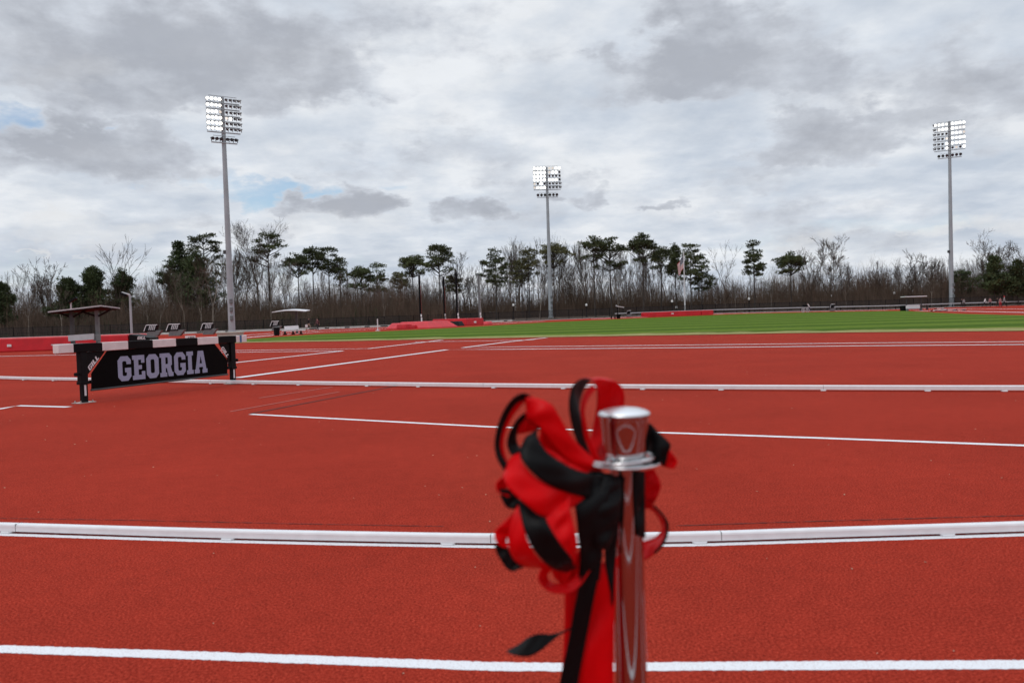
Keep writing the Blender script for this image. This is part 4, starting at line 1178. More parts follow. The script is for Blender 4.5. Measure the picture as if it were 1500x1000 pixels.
# striped black stands
def stand(label, px, py, wpx, hpx, detail=True, flip=1, group='black striped stands by the fence'):
    p = ground(px, py); k = p.y / FPX
    w, h = wpx * k, hpx * k
    root = thing('hurdle_rack', label, 'rack', p, group)
    # lower grey tray, splayed
    b = MB(); b.prism([[(-w * .36, .05), (w * .30, .05), (w * .58, h * .52), (-w * .22, h * .52)]], p + Vector((0, -.25, 0)), Vector((1, 0, 0)), Zv, -.55)
    b.build('tray', M['mgrey'], root, bevel=.02)
    # slanted black hood with white slats
    X = Vector((1, 0, 0)); Yv = Vector((.24, .16, .95)).normalized()
    b = MB(); b.prism([[(-w * .46, 0), (w * .22, 0), (w * .22, h * .55), (-w * .46, h * .55)]], p + Zv * (h * .47) + Vector((0, -.3, 0)), X, Yv, -.5)
    hood = b.build('hood', M['black'], root, bevel=.01)
    if detail:
        b = MB()
        for i in range(4):
            b.prism([[(-w * .2 + i * w * .1, h * .1), (-w * .2 + i * w * .1 + w * .052, h * .1), (-w * .2 + i * w * .1 + w * .052, h * .5), (-w * .2 + i * w * .1, h * .5)]], p + Zv * (h * .47) + Vector((0, -.3, 0)), X, Yv, .02)
        b.build('slats', M['lgrey'], hood)
    b = MB(); b.prism([[(-w * .40, h * .52), (w * .23, h * .52), (w * .23, h * .575), (-w * .40, h * .575)]], p + Zv * (h * .47) + Vector((0, -.3, 0)), X, Yv, .03)
    b.prism([[(-w * .465, 0), (-w * .43, 0), (-w * .40, h * .55), (-w * .435, h * .55)]], p + Zv * (h * .47) + Vector((0, -.3, 0)), X, Yv, .03)
    b.build('top_edge', M['whiteprint'], hood)
stand('black rack with white slats, first of three from the red mat end', 224, 493.2, 25, 17.5)
stand('black rack with white slats, middle one of the three behind the barrier', 257, 492.5, 26, 18)
stand('black rack with white slats beside the nearest floodlight tower', 306, 490.5, 23, 17)
stand('black rack with white slats showing above the black bin', 404, 484.6, 16, 14.2)
for px, py, lb in ((429, 481.5, 'small black rack behind the backrest of the white bench'), (442.5, 481, 'small black rack left of the two walking people'),
                   (457.5, 481, 'small black rack between the two walking people'), (489, 478.3, 'small black rack by the fence right of the two walking people'), (526.5, 476.6, 'small black rack by the fence farther along toward the vault pit')):
    stand(lb, px, py, 8.5, 8.5, False)
stand('grey and black rack on the far edge below a white lamp', 1219, 456.0, 8.5, 10.5, False)
stand('grey and black rack right of the far bench near the middle', 921, 464.3, 8, 9.5, False)
# beige box and white board behind the barrier
p = ground(335, 497); b = MB(); root = thing('storage_box', 'long pale beige box behind the right end of the barrier', 'box', p)
w = 33 * p.y / FPX; b.box(p + Vector((0, .4, .22)), (w, .9, .44)); b.build('body', M['beige'], root, bevel=.02)
b = MB(); b.box(p + Vector((0, .4, .52)), (w * 1.08, 1.0, .12)); b.build('lid', M['beige'], root, bevel=.02)
p = ground(279, 500.5); root = thing('marker_board', 'small white board with black characters just above the barrier beam', 'board', p)
w = 15 * p.y / FPX; zc = at(279, 493.4, p.y).z
b = MB(); b.box(Vector((p.x, p.y, zc)), (w, .04, .19)); bd = b.build('panel', M['whiteprint'], root)
b = MB()
for u in (-.2, .2): b.box(Vector((p.x + u * w, p.y + .03, (zc - .09) / 2)), (.04, .04, zc - .09))
b.build('stake', M['black'], root)
b = MB()
for i in range(4): b.box(Vector((p.x + w * (-.16 + .17 * i), p.y - .022, zc - .02)), (w * (.05 if i == 0 else .1), .006, .1 - .02 * (i % 2)))
b.build('lettering', M['blackprint'], bd)
# far bench in the middle
Y = ground(910, 466.5).y
root = thing('far_bench', 'tiny bench with a small tilted white roof at the far grass edge', 'shelter', ground(906, 466.5))
q = at(909, 449.3, Y); b = MB(); b.box(q, (1.1, .8, .09), (Vector((.97, 0, -.2)).normalized(), Vector((0, 1, 0)), Vector((.2, 0, .97)).normalized())); b.build('canopy', M['whitemetal'], root)
p = foot(904.8, 460, Y); b = MB(); b.box(p + Zv * ((q.z - p.z) / 2), (.16, .16, q.z - p.z)); b.build('post', M['black'], root)
b = MB(); b.box(p + Vector((-.4, -.2, .45)), (1.7, .4, .07))
for s in (-1.1, -.5, .25): b.box(p + Vector((s, -.2, .21)), (.16, .34, .42))
b.box(p + Vector((.1, 0, .35)), (.55, .5, .65)); b.build('seat', M['black'], root)
q = at(903, 447.8, Y); b = MB(); b.lathe([(.02, -.12), (.13, -.1), (.13, .1), (.02, .12)], 8, q); b.build('lamp', M['lgrey'], root)
# right roofed bench
Y = ground(1340, 455).y
root = thing('roofed_bench', 'open roofed bench with white backrest at the far right beside the tall tower', 'shelter', ground(1342, 455))
a, c = at(1322.5, 434.8, Y), at(1353.8, 433.8, Y); w = (c - a).length
b = MB(); b.box((a + c) / 2, (w, 1.6, .12)); b.build('canopy', M['whitemetal'], root)
b = MB(); b.box((a + c) / 2 + Zv * .11 + Vector((.2, .5, 0)), (w * .85, 1.4, .09)); b.build('roof_top', M['black'], root)
for px in (1328, 1349.5):
    p = foot(px, 445, Y + .6); h = a.z - p.z - .08; b = MB(); b.box(p + Zv * (h / 2), (.1, .1, h)); b.build('post', M['dgrey'], root)
q = at(1337.3, 449.0, Y); b = MB(); b.box(q - Zv * .08, (20.5 * Y / FPX, .06, .52)); b.build('backrest', M['whitemetal'], root)
b = MB(); b.box(q + Vector((0, -.35, -.32)), (22 * Y / FPX, .5, .08))
for s in (-1, 1): b.box(q + Vector((s * 1.0, -.35, -.52)), (.22, .4, .3))
b.build('seat', M['mgrey'], root)
p = ground(1353.5, 453.8); b = MB(); root = thing('work_table', 'pale low table at the right end of the roofed bench', 'table', p)
b.box(p + Zv * .85, (1.3, .7, .07)); b.build('table_top', M['lgrey'], root)
for sx in (-.5, .5): 
    b = MB(); b.box(p + Vector((sx, 0, .405)), (.1, .5, .81)); b.build('leg', M['dgrey'], root)
# flat hurdles lying on the track at the right
def lying_hurdle(px, py, label):
    p = ground(px, py); root = thing('hurdle', label, 'hurdle', p, 'hurdles lying on the far track')
    b = MB(); b.box(p + Vector((0, 0, .18)), (1.2, .05, .09), (Vector((1, .1, 0)).normalized(), Vector((-.1, 1, 0)).normalized(), Zv)); b.build('board', M['whiteprint'], root)
    b = MB()
    for s in (-.55, .55): b.tube([p + Vector((s, .02, .18)), p + Vector((s, .9, .05))], .035, 5); b.tube([p + Vector((s, .0, .03)), p + Vector((s, .9, .04))], .035, 5)
    b.build('frame', M['black'], root)
for px, py, lb in ((1374, 456.2, 'white topped hurdle lying flat nearest the grass corner'), (1381, 455.6, 'white topped hurdle lying flat beside the grass corner one'), (1378, 453.2, 'pale hurdle lying flat left of the tower foot'),
                   (1395, 455.2, 'dark hurdle lying flat in front of the tall tower foot'), (1409, 454.8, 'small pale hurdle lying flat to the right of the tower foot')):
    lying_hurdle(px, py, lb)
# small white post on the grass edge
p = ground(553.5, 484.5); h = (484.5 - 467) * p.y / FPX
root = thing('marker_post', 'thin white post standing at the grass edge left of the vault pit', 'post', p)
b = MB(); b.tube([p, p + Zv * h], .055, 8); b.build('pole', M['whitemetal'], root)
b = MB(); b.lathe([(.28, 0), (.26, .05), (.07, .09)], 12, p); b.build('base', M['lgrey'], root)
# grey mast with a hanging loudspeaker at the left
Y = 60
p = foot(193, 490, Y); tp = at(187.5, 432, Y)
root = thing('camera_mast', 'plain grey mast with a dark slanted arm behind the red mat', 'mast', p)
b = MB(); b.tube([p, Vector((p.x, p.y, tp.z))], [.095, .08], 8); b.build('pole', M['galv'], root)
b = MB(); b.tube([Vector((p.x, p.y, tp.z)), at(178.5, 428.3, Y)], [.07, .07], 6); b.build('arm', M['lgrey'], root)
q = at(181.5, 431.3, Y); b = MB(); b.box(q, (.5, .3, .2), (Vector((.9, 0, -.42)).normalized(), Vector((0, 1, 0)), Vector((.42, 0, .9)).normalized())); b.build('loudspeaker', M['black'], root, bevel=.02)
Y = 70
p = foot(106, 490, Y); tp = at(105, 441.5, Y)
root = thing('camera_mast', 'pale mast with black lamp head rising above the left canopy', 'mast', p)
b = MB(); b.tube([p, Vector((p.x, p.y, tp.z))], .07, 8); b.build('pole', M['lgrey'], root)
b = MB(); b.box(Vector((p.x + .2, p.y, tp.z + .12)), (.8, .3, .2), (Vector((.85, 0, .5)).normalized(), Vector((0, 1, 0)), Vector((-.5, 0, .85)).normalized())); b.build('lamp_head', M['black'], root, bevel=.02)
b = MB(); b.lathe([(.03, -.08), (.1, -.05), (.1, .07), (.03, .1)], 8, Vector((p.x, p.y, tp.z))); b.build('lamp_globe', M['globe'], root)
# park lamps along the far edge
lamp0 = None
for px, pyt, pyb, lb in ((1097.5, 437, 457, 'white topped lamp post left of the domed single pine'), (1217.3, 433, 455.5, 'white topped lamp post above the grey and black rack'), (1310, 428.8, 451.5, 'white topped lamp post left of the right-hand roofed bench'),
                         (1414.3, 422.7, 449, 'white topped lamp post right of the tallest tower, tallest lamp post'), (859.5, 446, 465, 'small lamp post right of the middle tower'), (752.5, 446, 470, 'small dark lamp post left of the middle tower'),
                         (984.8, 440.5, 459, 'small lamp post just left of the flag pole'), (991, 449.4, 458.8, 'shortest lamp post beside the flag pole foot')):
    Y = 150; p = foot(px, pyb, Y); h = at(px, pyt, Y).z - p.z
    root = thing('lamp_post', lb, 'lamp post', p, 'lamp posts along the far edge')
    b = MB(); b.tube([p, p + Zv * (h - .3)], .085, 8); b.lathe([(.2, 0), (.2, .2), (.1, .35)], 8, p); b.build('pole', M['black'], root)
    b = MB(); b.lathe([(.08, h - .30), (.2, h - .22), (.2, h + .05), (.08, h + .14), (.02, h + .2)], 10, p); b.build('lamp_shade', M['globe'], root)
# flag
Y = 152
p = foot(1003.5, 458, Y); h = at(1000, 371, Y).z - p.z
root = thing('flagpole', 'white flag pole standing behind the far red mat', 'flagpole', p)
b = MB(); b.tube([p, p + Zv * h], [.13, .075], 10); b.build('pole', M['whitemetal'], root)
b = MB(); b.lathe([(.02, h), (.1, h + .06), (.12, h + .13), (.08, h + .22), (.01, h + .25)], 8, p); b.build('finial', M['bolt'], root)
nu, nv = 24, 14; vs = []; uvs = []; fs = []
hoist, fly = 2.5, 3.4
for i in range(nu + 1):
    u = i / nu
    for j in range(nv + 1):
        v = j / nv
        drop = 1.75 * (1 - math.exp(-u * 1.9)) + .3 * u
        x = -.06 - 1.25 * (1 - math.exp(-u * 2.2)) - (.12 * math.sin(u * 9)) * u
        y = .14 * math.sin(u * 8 + v * 1.5) * min(1, u * 3)
        vs.append((p.x + x + .25 * (1 - v) * u, p.y + y, p.z + h - .3 - (1 - v) * hoist * (1 - .15 * u) - drop)); uvs.append((u, v))
for i in range(nu):
    for j in range(nv):
        a = i * (nv + 1) + j; fs.append((a, a + nv + 1, a + nv + 2, a + 1))
me = bpy.data.meshes.new('flag'); me.from_pydata(vs, [], fs); uv = me.uv_layers.new(name='UVMap')
for l in me.loops: uv.data[l.index].uv = uvs[l.vertex_index]
me.materials.append(M['flag']); me.polygons.foreach_set('use_smooth', [True] * len(fs))
fo = bpy.data.objects.new('flag', me); col.objects.link(fo)
tag(fo, 'red and white striped flag with blue canton drooping from the white pole', 'flag')

# ------------------------------------------------------------------ people
def person(label, px, py, hpx, top, trousers, pose='walk', face=0., hair='hair', group=None, lean=0., bag=None):
    p = ground(px, py)
    Hm = min(1.85, max(1.5, hpx * p.y / FPX))
    s = Hm / 1.75
    root = thing('person', label, 'person', p, group)
    me = bpy.data.meshes.new('body')
    V_ = []; E = []; Rr = []
    def v(x, y, z, r, par=None):
        V_.append((x, y, z)); Rr.append(r)
        if par is not None: E.append((par, len(V_) - 1))
        return len(V_) - 1
    st = .20 if pose == 'walk' else .03
    pel = v(0, 0, .96, .13)
    wa = v(0, -.01 - lean * .3, 1.12, .12, pel); ch = v(0, -.02 - lean * .8, 1.32, .15, wa); sh = v(0, -.02 - lean, 1.44, .10, ch)
    nk = v(0, -.03 - lean * 1.1, 1.52, .055, sh); hd = v(0, -.045 - lean * 1.2, 1.60, .085, nk); hd2 = v(0, -.04 - lean * 1.2, 1.70, .082, hd)
    v(0, -.13 - lean * 1.2, 1.605, .015, hd)                # nose
    for sg in (-1, 1):
        hip = v(sg * .09, 0, .90, .095, pel); kn = v(sg * .10, -sg * st - .03, .50, .062, hip); an = v(sg * .10, -sg * st * 1.6 + (.10 if sg < 0 else 0), .09, .042, kn)
        v(sg * .11, -sg * st * 1.6 - .12 + (.10 if sg < 0 else 0), .04, .035, an)
        so_ = v(sg * .18, -.02 - lean, 1.42, .065, sh); el_ = v(sg * .23, sg * st * .5 + .03 - lean, 1.15, .045, so_)
        wr = v(sg * .24, sg * st * .9 - .08 - lean, .92, .03, el_)
        pm = v(sg * .24, sg * st * .9 - .10 - lean, .86, .032, wr)
        for k in range(4):
            f1 = v(sg * .24, sg * st * .9 - .135 + .022 * k - lean, .80, .0095, pm); v(sg * .228, sg * st * .9 - .135 + .022 * k - lean, .77 + .006 * abs(k - 1), .0085, f1)
        v(sg * .225, sg * st * .9 - .16 - lean, .84, .010, pm)
    me.from_pydata(V_, E, []); o = bpy.data.objects.new('body', me); col.objects.link(o)
    sk = o.modifiers.new('skin', 'SKIN')
    for i, sv in enumerate(me.skin_vertices[0].data): sv.radius = (Rr[i] * (1.0), Rr[i] * .85); sv.use_root = (i == 0)
    o.modifiers.new('sub', 'SUBSURF').levels = 1
    dg = bpy.context.evaluated_depsgraph_get(); ev = bpy.data.meshes.new_from_object(o.evaluated_get(dg))
    ev.name = 'body'
    o.modifiers.clear(); o.data = ev
    ev.materials.clear()
    for m_ in ('skin', top, trousers, 'cblack'): ev.materials.append(M[m_])
    for f in ev.polygons:
        c = f.center
        if c.z > 1.50: mi = 0
        elif c.z < .10: mi = 3
        elif abs(c.x) > .185 and c.z < .93: mi = 0
        elif c.z < .97: mi = 2
        else: mi = 1
        f.material_index = mi; f.use_smooth = True
    o.parent = root; o.scale = (s, s, s); o.rotation_euler = (0, 0, R(face))
    b = MB(); b.lathe([(.05, 1.60), (.092, 1.64), (.10, 1.70), (.085, 1.765), (.045, 1.80), (.005, 1.808)], 12, (0, -.02 - lean * 1.2, 0))
    hh = b.build('hair', M[hair], None, smooth=True); hh.parent = root; hh.scale = (s, s, s); hh.rotation_euler = (0, 0, R(face))
    if bag:
        q = p + Vector((-.42 * math.cos(R(face)), -.42 * math.sin(R(face)), .66 * s))
        b = MB(); b.prism([[(-.15, -.2), (.15, -.2), (.17, .12), (-.17, .12)]], q, Vector((1, 0, 0)), Zv, .12)
        bo = b.build('carrier_bag', M[bag]); tag(bo, 'white bag carried by the walking person in khaki trousers', 'bag')
        b = MB(); b.tube([q + Vector((-.08, -.06, .12)), q + Vector((0, -.06, .26)), q + Vector((.08, -.06, .12))], .012, 5); b.build('handle', M[bag], bo)
person('person in black top and khaki trousers walking with a white bag', 452.5, 483.6, 18, 'cblack', 'ckhaki', 'walk', 60, bag='cwhite')
person('person in dull red top and black trousers walking by the fence', 465.5, 484.2, 18, 'cmaroon', 'cblack', 'walk', -20)
person('person in white top with black trousers at left of the right-hand group', 1442, 450, 14, 'cwhite', 'cblack', 'walk', 70, lean=.12)
person('person in pink top with dark trousers striding in the right-hand group', 1450.5, 450, 14, 'cpink', 'cblack', 'walk', -50)
person('person all in dark clothes standing left of the one in red', 1461, 449.6, 13.5, 'cblack', 'cblack', 'stand', 10)
person('person in red trousers and pale top in the right-hand group', 1465.3, 450.2, 14.5, 'cpink', 'cred', 'stand', 0)
person('person in grey and black with hat striding at the right of the group', 1471, 449.8, 16, 'cgrey', 'cblack', 'walk', 60, 'cred')
person('person in white shirt and navy trousers beside the grey cart', 1185.8, 456.2, 11.5, 'cwhite', 'cnavy', 'walk', -90, lean=.25)
person('dark clothed person by the fence left of the tallest lamp post', 1408.8, 450.2, 11, 'cblack', 'cblack', 'stand', 0)
person('second dark clothed person by the fence nearest the tallest lamp post', 1412, 450.3, 10.5, 'cgrey', 'cblack', 'stand', 0)
# grey two-wheeled cart pushed beside the person in white
p = ground(1178.5, 457.2); root = thing('equipment_cart', 'grey wheeled cart with black top on the far track edge', 'cart', p)
b = MB(); b.box(p + Vector((.1, 0, 1.05)), (.9, .6, .35)); b.build('load', M['black'], root, bevel=.03)
b = MB()
for s in (-.35, .45): b.tube([p + Vector((s, -.2, .3)), p + Vector((.1, -.2, .9))], .05, 6)
b.tube([p + Vector((.5, 0, .95)), p + Vector((.85, 0, 1.1))], .03, 6); b.build('frame', M['lgrey'], root)
for s in (-.35, .45):
    b = MB(); pts = [p + Vector((s + .3 * math.cos(a * PI / 8), -.25, .31 + .3 * math.sin(a * PI / 8))) for a in range(17)]
    b.tube(pts, .04, 6, caps=False)
    for a in range(4): b.tube([p + Vector((s + .3 * math.cos(a * PI / 4), -.25, .31 + .3 * math.sin(a * PI / 4))), p + Vector((s - .3 * math.cos(a * PI / 4), -.25, .31 - .3 * math.sin(a * PI / 4)))], .015, 4)
    b.build('wheel', M['lgrey'], root)

# ------------------------------------------------------------------ trees
def rvec(rg):
    while True:
        v_ = Vector((rg.uniform(-1, 1), rg.uniform(-1, 1), rg.uniform(-1, 1)))
        if .01 < v_.length < 1: return v_

def pine_meshes(seed, H, cb, rad, style='dome', dens=1.0, trunk_r=None):
    """H height, cb crown base as a share of H, rad crown radius"""
    rg = random.Random(seed)
    tr = MB(); cr = MB()
    r0 = trunk_r or H * .0125
    n = 9; tp = []
    wx, wy = rg.uniform(-.4, .4), rg.uniform(-.4, .4)
    for i in range(n + 1):
        t = i / n
        tp.append(Vector((wx * math.sin(t * 2.6) * H * .03 + rg.uniform(-.04, .04), wy * math.sin(t * 2.1) * H * .03, H * .97 * t)))
    tr.tube(tp, [r0 * (1 - .78 * i / n) for i in range(n + 1)], 7)
    def trunk_at(z):
        t = max(0, min(.999, z / (H * .97))) * n; k = int(t); return tp[k].lerp(tp[k + 1], t - k)
    def clump(c, r, flat=.55):
        m = int(33 * min(1.3, dens) * (r / .8) ** 1.5) + 7
        for _ in range(m):
            d = rvec(rg); p = c + Vector((d.x * r, d.y * r, d.z * r * flat))
            ax = (d + Vector((0, 0, .5)) + rvec(rg) * .7).normalized()
            sd_ = ax.cross(rvec(rg)).normalized()
            l = rg.uniform(.22, .42); w = rg.uniform(.06, .12)
            cr.add([p - sd_ * w, p + sd_ * w, p + ax * l + sd_ * w * .3, p + ax * l - sd_ * w * .3], [(0, 1, 2, 3)])
    z0 = H * cb
    for k in range(rg.randint(3, 7)):                     # dead stubs below the crown
        z = rg.uniform(.35, cb) * H; a = rg.uniform(0, 2 * PI); L_ = rg.uniform(.4, 1.8)
        p = trunk_at(z); tr.tube([p, p + Vector((math.cos(a), math.sin(a), rg.uniform(-.1, .4))) * L_], [.05, .02], 3)
    hc = H - z0
    if style == 'dense':
        tips = []
        for k in range(int(95 * dens)):
            t = ((k + rg.random()) / (95 * dens)) ** .9
            pr = (1 - t ** 1.8) ** .7 * (.72 + .28 * math.sin(t * 9 + seed))
            tips.append((rad * pr * rg.uniform(.35, 1.22), z0 + hc * t + rg.gauss(0, .3), .35, .5))
    elif style == 'dome':
        tips = []
        for k in range(int(34 * dens)):
            rho = math.sqrt((k + rg.random()) / (34 * dens))
            top = math.sqrt(max(0, 1 - (rho * .93) ** 2))
            tips.append((rad * rho * rg.uniform(.72, 1.16), z0 + hc * (.22 + .74 * top) - rg.random() ** 2 * hc * .24 + rg.gauss(0, .22), .7, .38))
        for k in range(4): tips.append((rad * rg.uniform(.5, .95), z0 + hc * rg.uniform(.0, .2), .3, .36))
    elif style == 'layer':
        tips = []
        nly = max(4, int(hc / .95))
        for l in range(nly):
            t = (l + rg.uniform(.1, .5)) / nly
            w = (1 - .62 * t ** 1.5) * rg.uniform(.62, 1.08) * (1 if l else .75)
            for k in range(int(rg.uniform(4.2, 6.6) * min(1.3, dens))):
                tips.append((rad * w * rg.uniform(.55, 1.05), z0 + hc * t + rg.gauss(0, .42), rg.uniform(.1, .5), .34))
    else:
        tips = []
        for k in range(int(26 * dens)):
            t = rg.random() ** .75
            w = .5 + .5 * math.sin(PI * min(1, .22 + t * .74))
            tips.append((rad * w * math.sqrt(rg.uniform(.12, 1.1)), z0 + hc * t, .5, .40))
    for k, (L_, z, rise, flat) in enumerate(tips):
        a = k * 2.4 + rg.uniform(-.6, .6)
        d = Vector((math.cos(a), math.sin(a), 0))
        tip = Vector((0, 0, 0)); tc_ = trunk_at(z)
        tip = Vector((tc_.x, tc_.y, z)) + d * L_
        zb_ = max(z0 * .93, z - L_ * (rise + rg.uniform(0, .35)))
        base = trunk_at(min(zb_, H * .93))
        mid = base.lerp(tip, .55) + Zv * (tip.z - base.z) * -.10 + rvec(rg) * .15
        rb_ = max(.03, min(.10, L_ * .032))
        tr.tube([base, mid, tip], [rb_, rb_ * .7, rb_ * .35], 4, caps=False)
        clump(tip, rg.uniform(.46, .80), flat)
        if L_ > 1.2:
            for _ in range(2 if style != 'loose' else 1):
                s_ = d.cross(Zv) * rg.choice((-1, 1)); q = tip - d * rg.uniform(.2, .9) + s_ * rg.uniform(.4, 1.0) + Zv * rg.uniform(-.2, .2)
                tr.tube([mid, q], [.03, .015], 3, caps=False); clump(q, rg.uniform(.35, .62), flat)
        if style == 'dense' and L_ > 1: clump(mid, rg.uniform(.4, .7), .6)
    clump(tp[-1] + Zv * .1, .6, .9)
    return tr, cr

def bare_meshes(seed, H, split=.35, spread=.5, maxd=5, twig=1.0, rscale=1.0, vert=.5, rmin=.02):
    rg = random.Random(seed)
    tr = MB(); cr = MB()
    cnt = [0]
    def grow(p, d, L_, r, dep):
        cnt[0] += 1
        n = 3 if dep < 3 else 2
        pts = [p]; dd = d.copy()
        for i in range(n):
            dd = (dd + rvec(rg) * (.12 + .05 * dep) + Zv * .10 * vert).normalized()
            pts.append(pts[-1] + dd * (L_ / n))
        rad = [r * (1 - .42 * i / n) for i in range(n + 1)]
        (tr if dep <= 1 else cr).tube(pts, rad, max(3, 6 - dep), caps=False)
        if dep >= maxd: return
        k = rg.choice((2, 2, 3)) if dep else rg.choice((3, 4, 4))
        for i in range(k):
            a = rg.uniform(.25, .75) * (spread + .35)
            ax = dd.cross(rvec(rg)).normalized()
            nd = (dd * math.cos(a) + ax * math.sin(a)).normalized()
            grow(pts[-1], nd, L_ * rg.uniform(.58, .85) if dep else L_ * rg.uniform(.5, .8) * (.38 / max(split, .2)) ** .5, max(rmin, rad[-1] * rg.uniform(.55, .8)), dep + 1)
        for i in range(int((3 if dep < 2 else 2) * twig)):
            t = rg.uniform(.35, .95); kk = min(n - 1, int(t * n)); q = pts[kk].lerp(pts[kk + 1], t * n - kk)
            a = rg.uniform(.5, 1.1); ax = dd.cross(rvec(rg)).normalized()
            nd = (dd * math.cos(a) + ax * math.sin(a)).normalized()
            grow(q, nd, L_ * rg.uniform(.3, .55), max(rmin * .9, r * .32), max(dep + 2, 3))
    grow(Vector((0, 0, 0)), Vector((rg.uniform(-.05, .05), rg.uniform(-.05, .05), 1)).normalized(), H * split, H * .0125 * rscale, 0)
    zs_ = sorted(v_.z for v_ in cr.v); zmax = zs_[int(len(zs_) * .965)]
    s = H / zmax
    for b_ in (tr, cr): b_.v = [Vector((v_.x * s, v_.y * s, v_.z * s)) for v_ in b_.v]
    return tr, cr

def plant(name, label, meshes, px, py, Y, group, mats, rot=None):
    p = foot(px, py, Y)
    root = thing(name, label, 'tree', p, group)
    for nm, b_, m_ in zip(('trunk', 'crown'), meshes, mats):
        o = b_.build(nm, M[m_], None); o.parent = root
    root.rotation_euler = (0, 0, rot or 0)
    return root

PG = 'pines standing out of the woods'
# crown-middle px, top py, distance, crown half width px, crown bottom py, style, density, needles, label
pines = [
    (137, 394, 138, 27, 452, 'dense', 1.3, 'needledark', 'dense dark green pine behind the left canopy, roundest of the low evergreens'),
    (101, 409, 135, 26, 462, 'dense', 1.3, 'needledark', 'low dark evergreen at the left edge of the evergreen clump behind the canopy'),
    (180, 399, 142, 20, 446, 'dense', 1.0, 'needledark', 'dark evergreen with a bare spindly tree in front, right of the low clump'),
    (4, 417, 130, 16, 468, 'dense', 1.1, 'needledark', 'dark evergreen cut by the left edge of the picture'),
    (262, 356, 146, 37, 440, 'dense', 1.4, 'needledark', 'tall dense dark pine left of the nearest tower, broadest of all the evergreens'),
    (298, 345, 144, 30, 408, 'loose', 1.5, 'needle', 'taller loose-topped pine between the dense dark pine and the nearest tower'),
    (287, 372, 140, 36, 446, 'dense', 1.1, 'needledark', 'dark pine filling the gap under the loose-topped one near the tower'),
    (393, 343, 150, 24, 385, 'loose', 1.3, 'needle', 'thin pine with loose crown against the big leafless tree right of the nearest tower'),
    (437, 373, 152, 19, 402, 'dome', 1.0, 'needle', 'pine with leftmost crown of the joined four right of the nearest tower'),
    (458, 362, 155, 18, 398, 'dome', 1.0, 'needle', 'highest pine of the joined four right of the nearest tower'),
    (480, 364, 154, 19, 400, 'loose', 1.4, 'needle', 'airy pine, third of the joined four right of the nearest tower'),
    (497, 379, 158, 9, 420, 'loose', 1.2, 'needleolive', 'narrow pine at right of the joined four'),
    (529, 392, 150, 17, 420, 'dome', .9, 'needle', 'low round-topped pine, left one of a small pair'),
    (553, 385, 152, 19, 424, 'layer', 1.0, 'needle', 'low layered pine, right one of a small pair'),
    (586, 400, 160, 14, 425, 'loose', 1.1, 'needleolive', 'small olive pine left of the flat-domed pine'),
    (603, 376, 148, 22, 402, 'dome', 1.1, 'needle', 'flat-domed pine above the leftmost vault upright'),
    (642, 360, 152, 20, 400, 'loose', 1.9, 'needle', 'open-crowned pine rising behind the vault pit, top full of gaps'),
    (664, 404, 160, 12, 428, 'loose', 1.0, 'needleolive', 'small olive pine just left of the tallest vault upright'),
    (725, 364, 150, 25, 416, 'layer', 1.4, 'needle', 'wide layered pine right of the vault uprights'),
    (773, 363, 160, 15, 405, 'loose', 1.3, 'needleolive', 'dull thin pine left of the middle tower'),
    (764, 380, 163, 15, 420, 'loose', 1.2, 'needleolive', 'lower dull pine under the thin one left of the middle tower'),
    (811, 357, 163, 25, 388, 'dome', 1.1, 'needleolive', 'olive dome-topped pine directly behind the middle tower'),
    (869, 347, 152, 18, 378, 'dome', .9, 'needle', 'airy pine, first tall one right of the middle tower'),
    (894, 350, 153, 23, 392, 'loose', 1.7, 'needle', 'wide gappy pine between the middle tower and the round-headed pine'),
    (940, 344, 150, 20, 384, 'dome', 1.3, 'needle', 'round-headed pine left of the flag, highest of its row'),
    (967, 362, 156, 16, 395, 'dome', .9, 'needle', 'smaller pine between the round-headed pine and the flag'),
    (989, 361, 158, 13, 402, 'dense', .9, 'needle', 'dark narrow pine just behind the flag'),
    (1012, 359, 154, 20, 406, 'layer', 1.3, 'needle', 'tall pine right of the flag with dark bare trunk'),
    (1027, 374, 157, 18, 424, 'layer', 1.2, 'needle', 'layered pine with low hanging boughs at the right end of the flag row'),
    (1104, 353, 150, 17, 400, 'layer', 1.3, 'needle', 'lone slim pine with stacked layers right of the flag row'),
    (1158, 372, 150, 21, 400, 'dome', 1.2, 'needle', 'lone dome-headed pine left of the wide leafless tree'),
    (1457, 378, 140, 22, 425, 'dense', 1.0, 'needledark', 'dark pine in front of the broad leafless tree at the far right'),
    (1491, 383, 138, 16, 430, 'dense', 1.0, 'needledark', 'dark pine cut by the right edge of the picture'),
    (1409, 398, 150, 14, 430, 'loose', 1.4, 'needledark', 'murky evergreen just right of the tallest tower'),
    (1484, 405, 150, 18, 445, 'dense', .9, 'needledark', 'low dark evergreen under the right edge pine'),
]
for i, (px, pt, Y, hw, pb, style, dens, nd, lb) in enumerate(pines):
    k = Y / FPX
    H = at(px, pt, Y).z - G(Y)
    zb = at(px, pb, Y).z - G(Y)
    ms = pine_meshes(100 + i, H, max(.2, zb / H), hw * k * 1.08, style, dens)
    plant('pine_tree', lb, ms, px, (pt + pb) / 2, Y, PG, ('bark', nd))

